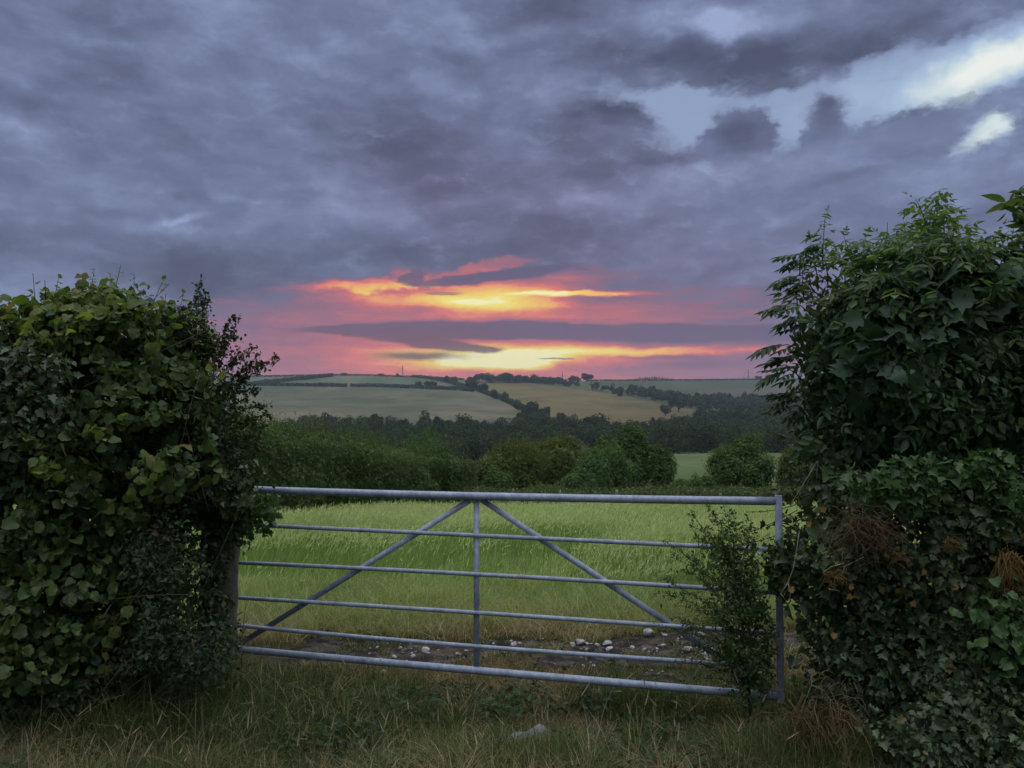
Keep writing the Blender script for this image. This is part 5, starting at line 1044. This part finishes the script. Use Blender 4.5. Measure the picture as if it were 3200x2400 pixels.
# tussocks
for nm, lb, mt, cnt, h0, sel in (('grass_tussocks', 'rough green tussocks standing up in the verge', M_GRN, 330, .15, .40), ('straw_tussocks', 'bleached straw tussocks along the verge and hedge feet', M_STRAW, 80, .17, .42)):
    cx = rng.uniform(-3.1, 2.6, cnt*3); cy = rng.uniform(3.6, 5.15, cnt*3); cx *= cy/4.3; q_ = fbm(np.stack([cx*1.1+(3 if mt is M_STRAW else 0), cy*1.3, cx*0+5], -1), 3); kk_ = q_ > sel; cx, cy = cx[kk_][:cnt], cy[kk_][:cnt]
    nb = rng.integers(40, 110, len(cx)); X = np.repeat(cx, nb); Yv = np.repeat(cy, nb); m_ = len(X); th = rng.uniform(0, 6.28, m_); rr = np.abs(rng.normal(0, .035, m_)); X = X+np.cos(th)*rr; Yv = Yv+np.sin(th)*rr
    hs = np.repeat(h0*rng.uniform(.5, 1.5, len(cx)), nb)*rng.uniform(.5, 1.2, m_); bf = Buf(); bf.add(*blades(np.stack([X, Yv, zt(X, Yv)], 1), hs, .0042*rng.uniform(.5, 1.4, m_), np.abs(rng.normal(.75, .35, m_)), th+rng.normal(0, .5, m_), rng, 5, .8))
    tag(link(nm, bf.mesh(nm), mt), lb, 'grass', None, 'stuff')
# small broad-leaved weeds in the turf
x, Y = scatter_ground(34000, 3.5, 7.2, 'lin', HWF, rng); q1 = fbm(np.stack([x*2.1+2, Y*2.3, x*0+5], -1), 3); k = (q1 > .5) & (mudmask(x, Y) < .5) & ((Y < 5.3) | (rng.random(len(x)) < .14)); x, Y = x[k], Y[k]; m_ = len(x)
Pg = np.stack([x, Y, zt(x, Y)+rng.uniform(.01, .13, m_)], 1); nn = rng.normal(0, .5, (m_, 3)); nn[:, 2] += 1; bf = Buf(); stamp_mix(bf, OVALS, Pg, frames(nn, rng.normal(0, 1, (m_, 3))), rng.uniform(.015, .065, m_))
tag(link('verge_weeds', bf.mesh('verge_weeds'), M_BRAM), 'low broad-leaved weeds growing through the verge turf', 'weeds', None, 'stuff')
# tall flowering stalks with seed heads
n_ = 330; x = rng.uniform(-2.9, 2.4, n_); Y = 3.75+1.35*rng.random(n_)**1.0; x *= Y/4.2; k = ~((np.abs(x-.3) < .9) & (Y > 4.7)); x, Y = x[k], Y[k]; n_ = len(x)
Pg = np.stack([x, Y, zt(x, Y)], 1); hh = rng.uniform(.16, .42, n_)*np.clip(1.25-.35*np.abs(x), .75, 1.1); az_ = rng.uniform(0, 6.28, n_); ln = np.abs(rng.normal(.3, .22, n_))
bf = Buf(); bf.add(*blades(Pg, hh, .0026, ln, az_, rng, 6)); 
off = ln*.9*hh; Pe = Pg+np.stack([np.cos(az_)*off, np.sin(az_)*off, hh*(1-.35*ln)], 1); be = Buf(); be.add(*ears(Pe-np.array([0, 0, .02]), rng.uniform(.05, .10, n_), rng.uniform(.004, .008, n_), az_, rng, ln*1.4)); 
r_ = empty('seeding_grass', (0, 4.3, 0)); tag(r_, 'tall dry grass stalks with pale seed heads standing out of the verge', 'grass', None, 'stuff')
for nm, b_, mt in (('stalks', bf, M_STRAW), ('seed_heads', be, M_SEED)):
    o = link(nm, b_.mesh(nm), mt, r_); o.matrix_parent_inverse = Matrix.Translation(r_.location).inverted(); o['kind'] = 'stuff'
# stones in the mud
M_FLINT = groundmat('white_flint', [(0, (.26, .25, .24)), (.5, (.48, .47, .46)), (1, (.68, .67, .66))], 22, 6, second=(.20, .16, .12), s2=15, k2=.6, bump=.6)
M_GREYST = groundmat('grey_stone', [(0, (.14, .13, .12)), (1, (.34, .32, .30))], 22, 6, second=(.10, .07, .05), s2=12, k2=.7, bump=.6)
def stone_mesh(seed, flat=.6):
    rg = np.random.default_rng(seed); bm = bmesh.new(); bmesh.ops.create_icosphere(bm, subdivisions=2, radius=.5)
    cuts = rg.normal(0, 1, (7, 3)); cuts /= np.linalg.norm(cuts, axis=1, keepdims=True); dd = rg.uniform(.27, .42, 7)
    for v in bm.verts:
        p = np.array(v.co)
        for c_, d_ in zip(cuts, dd):
            s_ = p@c_
            if s_ > d_: p = p-c_*(s_-d_)
        p = p*(1+rg.normal(0, .03)); v.co = (p[0]*1.15, p[1]*.9, p[2]*flat)
    me = bpy.data.meshes.new('stone'); bm.to_mesh(me); bm.free(); return me
SM = [stone_mesh(s_) for s_ in range(8)]
for k, me in enumerate(SM): me.materials.append(M_FLINT if k < 6 else M_GREYST)
def near_ground(px, row):
    Y = np.linspace(3.2, 14, 1500); u = ray(px, row)[0]; z = zt(u*Y, Y); rr = row_of(0, Y, z); k = np.where(rr <= row)[0][0]; return u*Y[k], Y[k], z[k]
def stone(px, row, wpx, k, label, group='white flints in the muddy gateway'):
    x, Y, z = near_ground(px, row); s_ = wpx/F*Y; o = bpy.data.objects.new('stone', SM[k % 8]); COL.objects.link(o)
    o.location = (x, Y, z+s_*.24); o.scale = (s_, s_, s_); o.rotation_euler = (rng.uniform(-.3, .3), rng.uniform(-.3, .3), rng.uniform(0, 6.28)); tag(o, label, 'stone', group)
BIG = [(1815, 2014, 36, 'largest white flint of the left heap beyond the gate'), (1790, 2020, 22, 'white flint leaning on the left of the largest one'), (1898, 2018, 30, 'white flint topping the cluster right of the largest one'), (1905, 2035, 26, 'white flint at the bottom of the cluster right of the largest one'), (2148, 2035, 30, 'white flint by the brace near the sapling'),
       (2200, 2052, 34, 'white flint directly above the end of the fifth rail'), (2215, 2070, 26, 'white flint just under the one above the fifth rail end'), (2028, 1988, 44, 'long flat pale stone lying in the dry grass behind the mud'), (1924, 2182, 22, 'round white stone alone just below the bottom rail'), (1978, 2162, 36, 'flat white stone just under the bottom rail'), (2100, 2172, 24, 'half-buried pale stone under the bottom rail near the sapling'),
       (1362, 1972, 22, 'bright white flint left of the gate upright'), (1330, 2040, 30, 'flat grey-white stone below the fifth rail left of the upright'), (1445, 1945, 16, 'small white flint beside the upright above the dark mud'), (1785, 1905, 26, 'white stone lying in the pale grass above the fourth rail'), (1860, 1908, 22, 'second pale stone in the grass above the fourth rail'), (1607, 2020, 24, 'white flint just behind the fifth rail right of the upright'), (2190, 1988, 26, 'pale stone in the grass behind the brace'),
       (2580, 2200, 34, 'pale leaf-shaped stone at the foot of the ivy bank'), (2210, 2190, 26, 'pale stone by the foot of the sapling')]
for k, (px, row, w_, lab) in enumerate(BIG): stone(px, row, w_*1.0, k % 6, lab)
n_ = 0
while n_ < 280:
    px, row = rng.uniform(1150, 2400), rng.choice([rng.normal(1995, 26), rng.normal(2035, 28), rng.normal(2110, 45)]); 
    if row < 1935 or row > 2230: continue
    x, Y, z = near_ground(px, row)
    if mudmask(np.array([x]), np.array([Y]))[0] < (.40 if n_ % 4 else .12) : continue
    stone(px, row, float(np.clip(rng.lognormal(2.0, .5), 4, 20)), int(rng.integers(0, 8)), 'small pale stone scattered in the muddy gateway behind the rails', 'small stones scattered in the gateway'); n_ += 1
# the pale lump lying in the verge
x, Y, z = near_ground(1650, 2335); bm = bmesh.new(); bmesh.ops.create_icosphere(bm, subdivisions=4, radius=.5); rg = np.random.default_rng(9)
Vv = np.array([v.co for v in bm.verts]); nz = fbm(Vv*3.5+5, 4)
for v, q_ in zip(bm.verts, nz):
    t = v.co.x; r0 = 1+(q_-.5)*.9; v.co = (v.co.x*.22, v.co.y*.10*r0, v.co.z*.085*r0*(1-.35*math.cos(t*9))+.03*max(0, t)*1.0)
for f_ in bm.faces: f_.smooth = True
me = bpy.data.meshes.new('pale_rock'); bm.to_mesh(me); bm.free()
M_PROCK = groundmat('pale_rock', [(0, (.20, .20, .19)), (1, (.40, .40, .38))], 14, 7, second=(.12, .13, .10), s2=12, k2=.6, bump=.7)
o = link('pale_rock', me, M_PROCK); o.location = (x, Y, z+.045); o.rotation_euler = (0, -.18, .1); tag(o, 'long pale rock lying in the grass at the bottom centre of the picture', 'rock')
# ------------------------------------------------------------------ evening haze
bm = bmesh.new(); bmesh.ops.create_cube(bm, size=1, matrix=Matrix.Translation((0, 0, 47)) @ Matrix.Diagonal((10400, 10400, 380, 1)))
me = bpy.data.meshes.new('haze'); bm.to_mesh(me); bm.free()
mh = bpy.data.materials.new('haze'); mh.use_nodes = True; mh.node_tree.nodes.clear(); n = G(mh.node_tree)
pv = n.n('ShaderNodeVolumePrincipled'); pv.inputs['Color'].default_value = (.72, .84, 1.0, 1); pv.inputs['Density'].default_value = 0.00015; pv.inputs['Anisotropy'].default_value = .2
n.put(n.n('ShaderNodeOutputMaterial').inputs['Volume'], pv.outputs[0])
tag(link('haze', me, mh), kind='stuff')
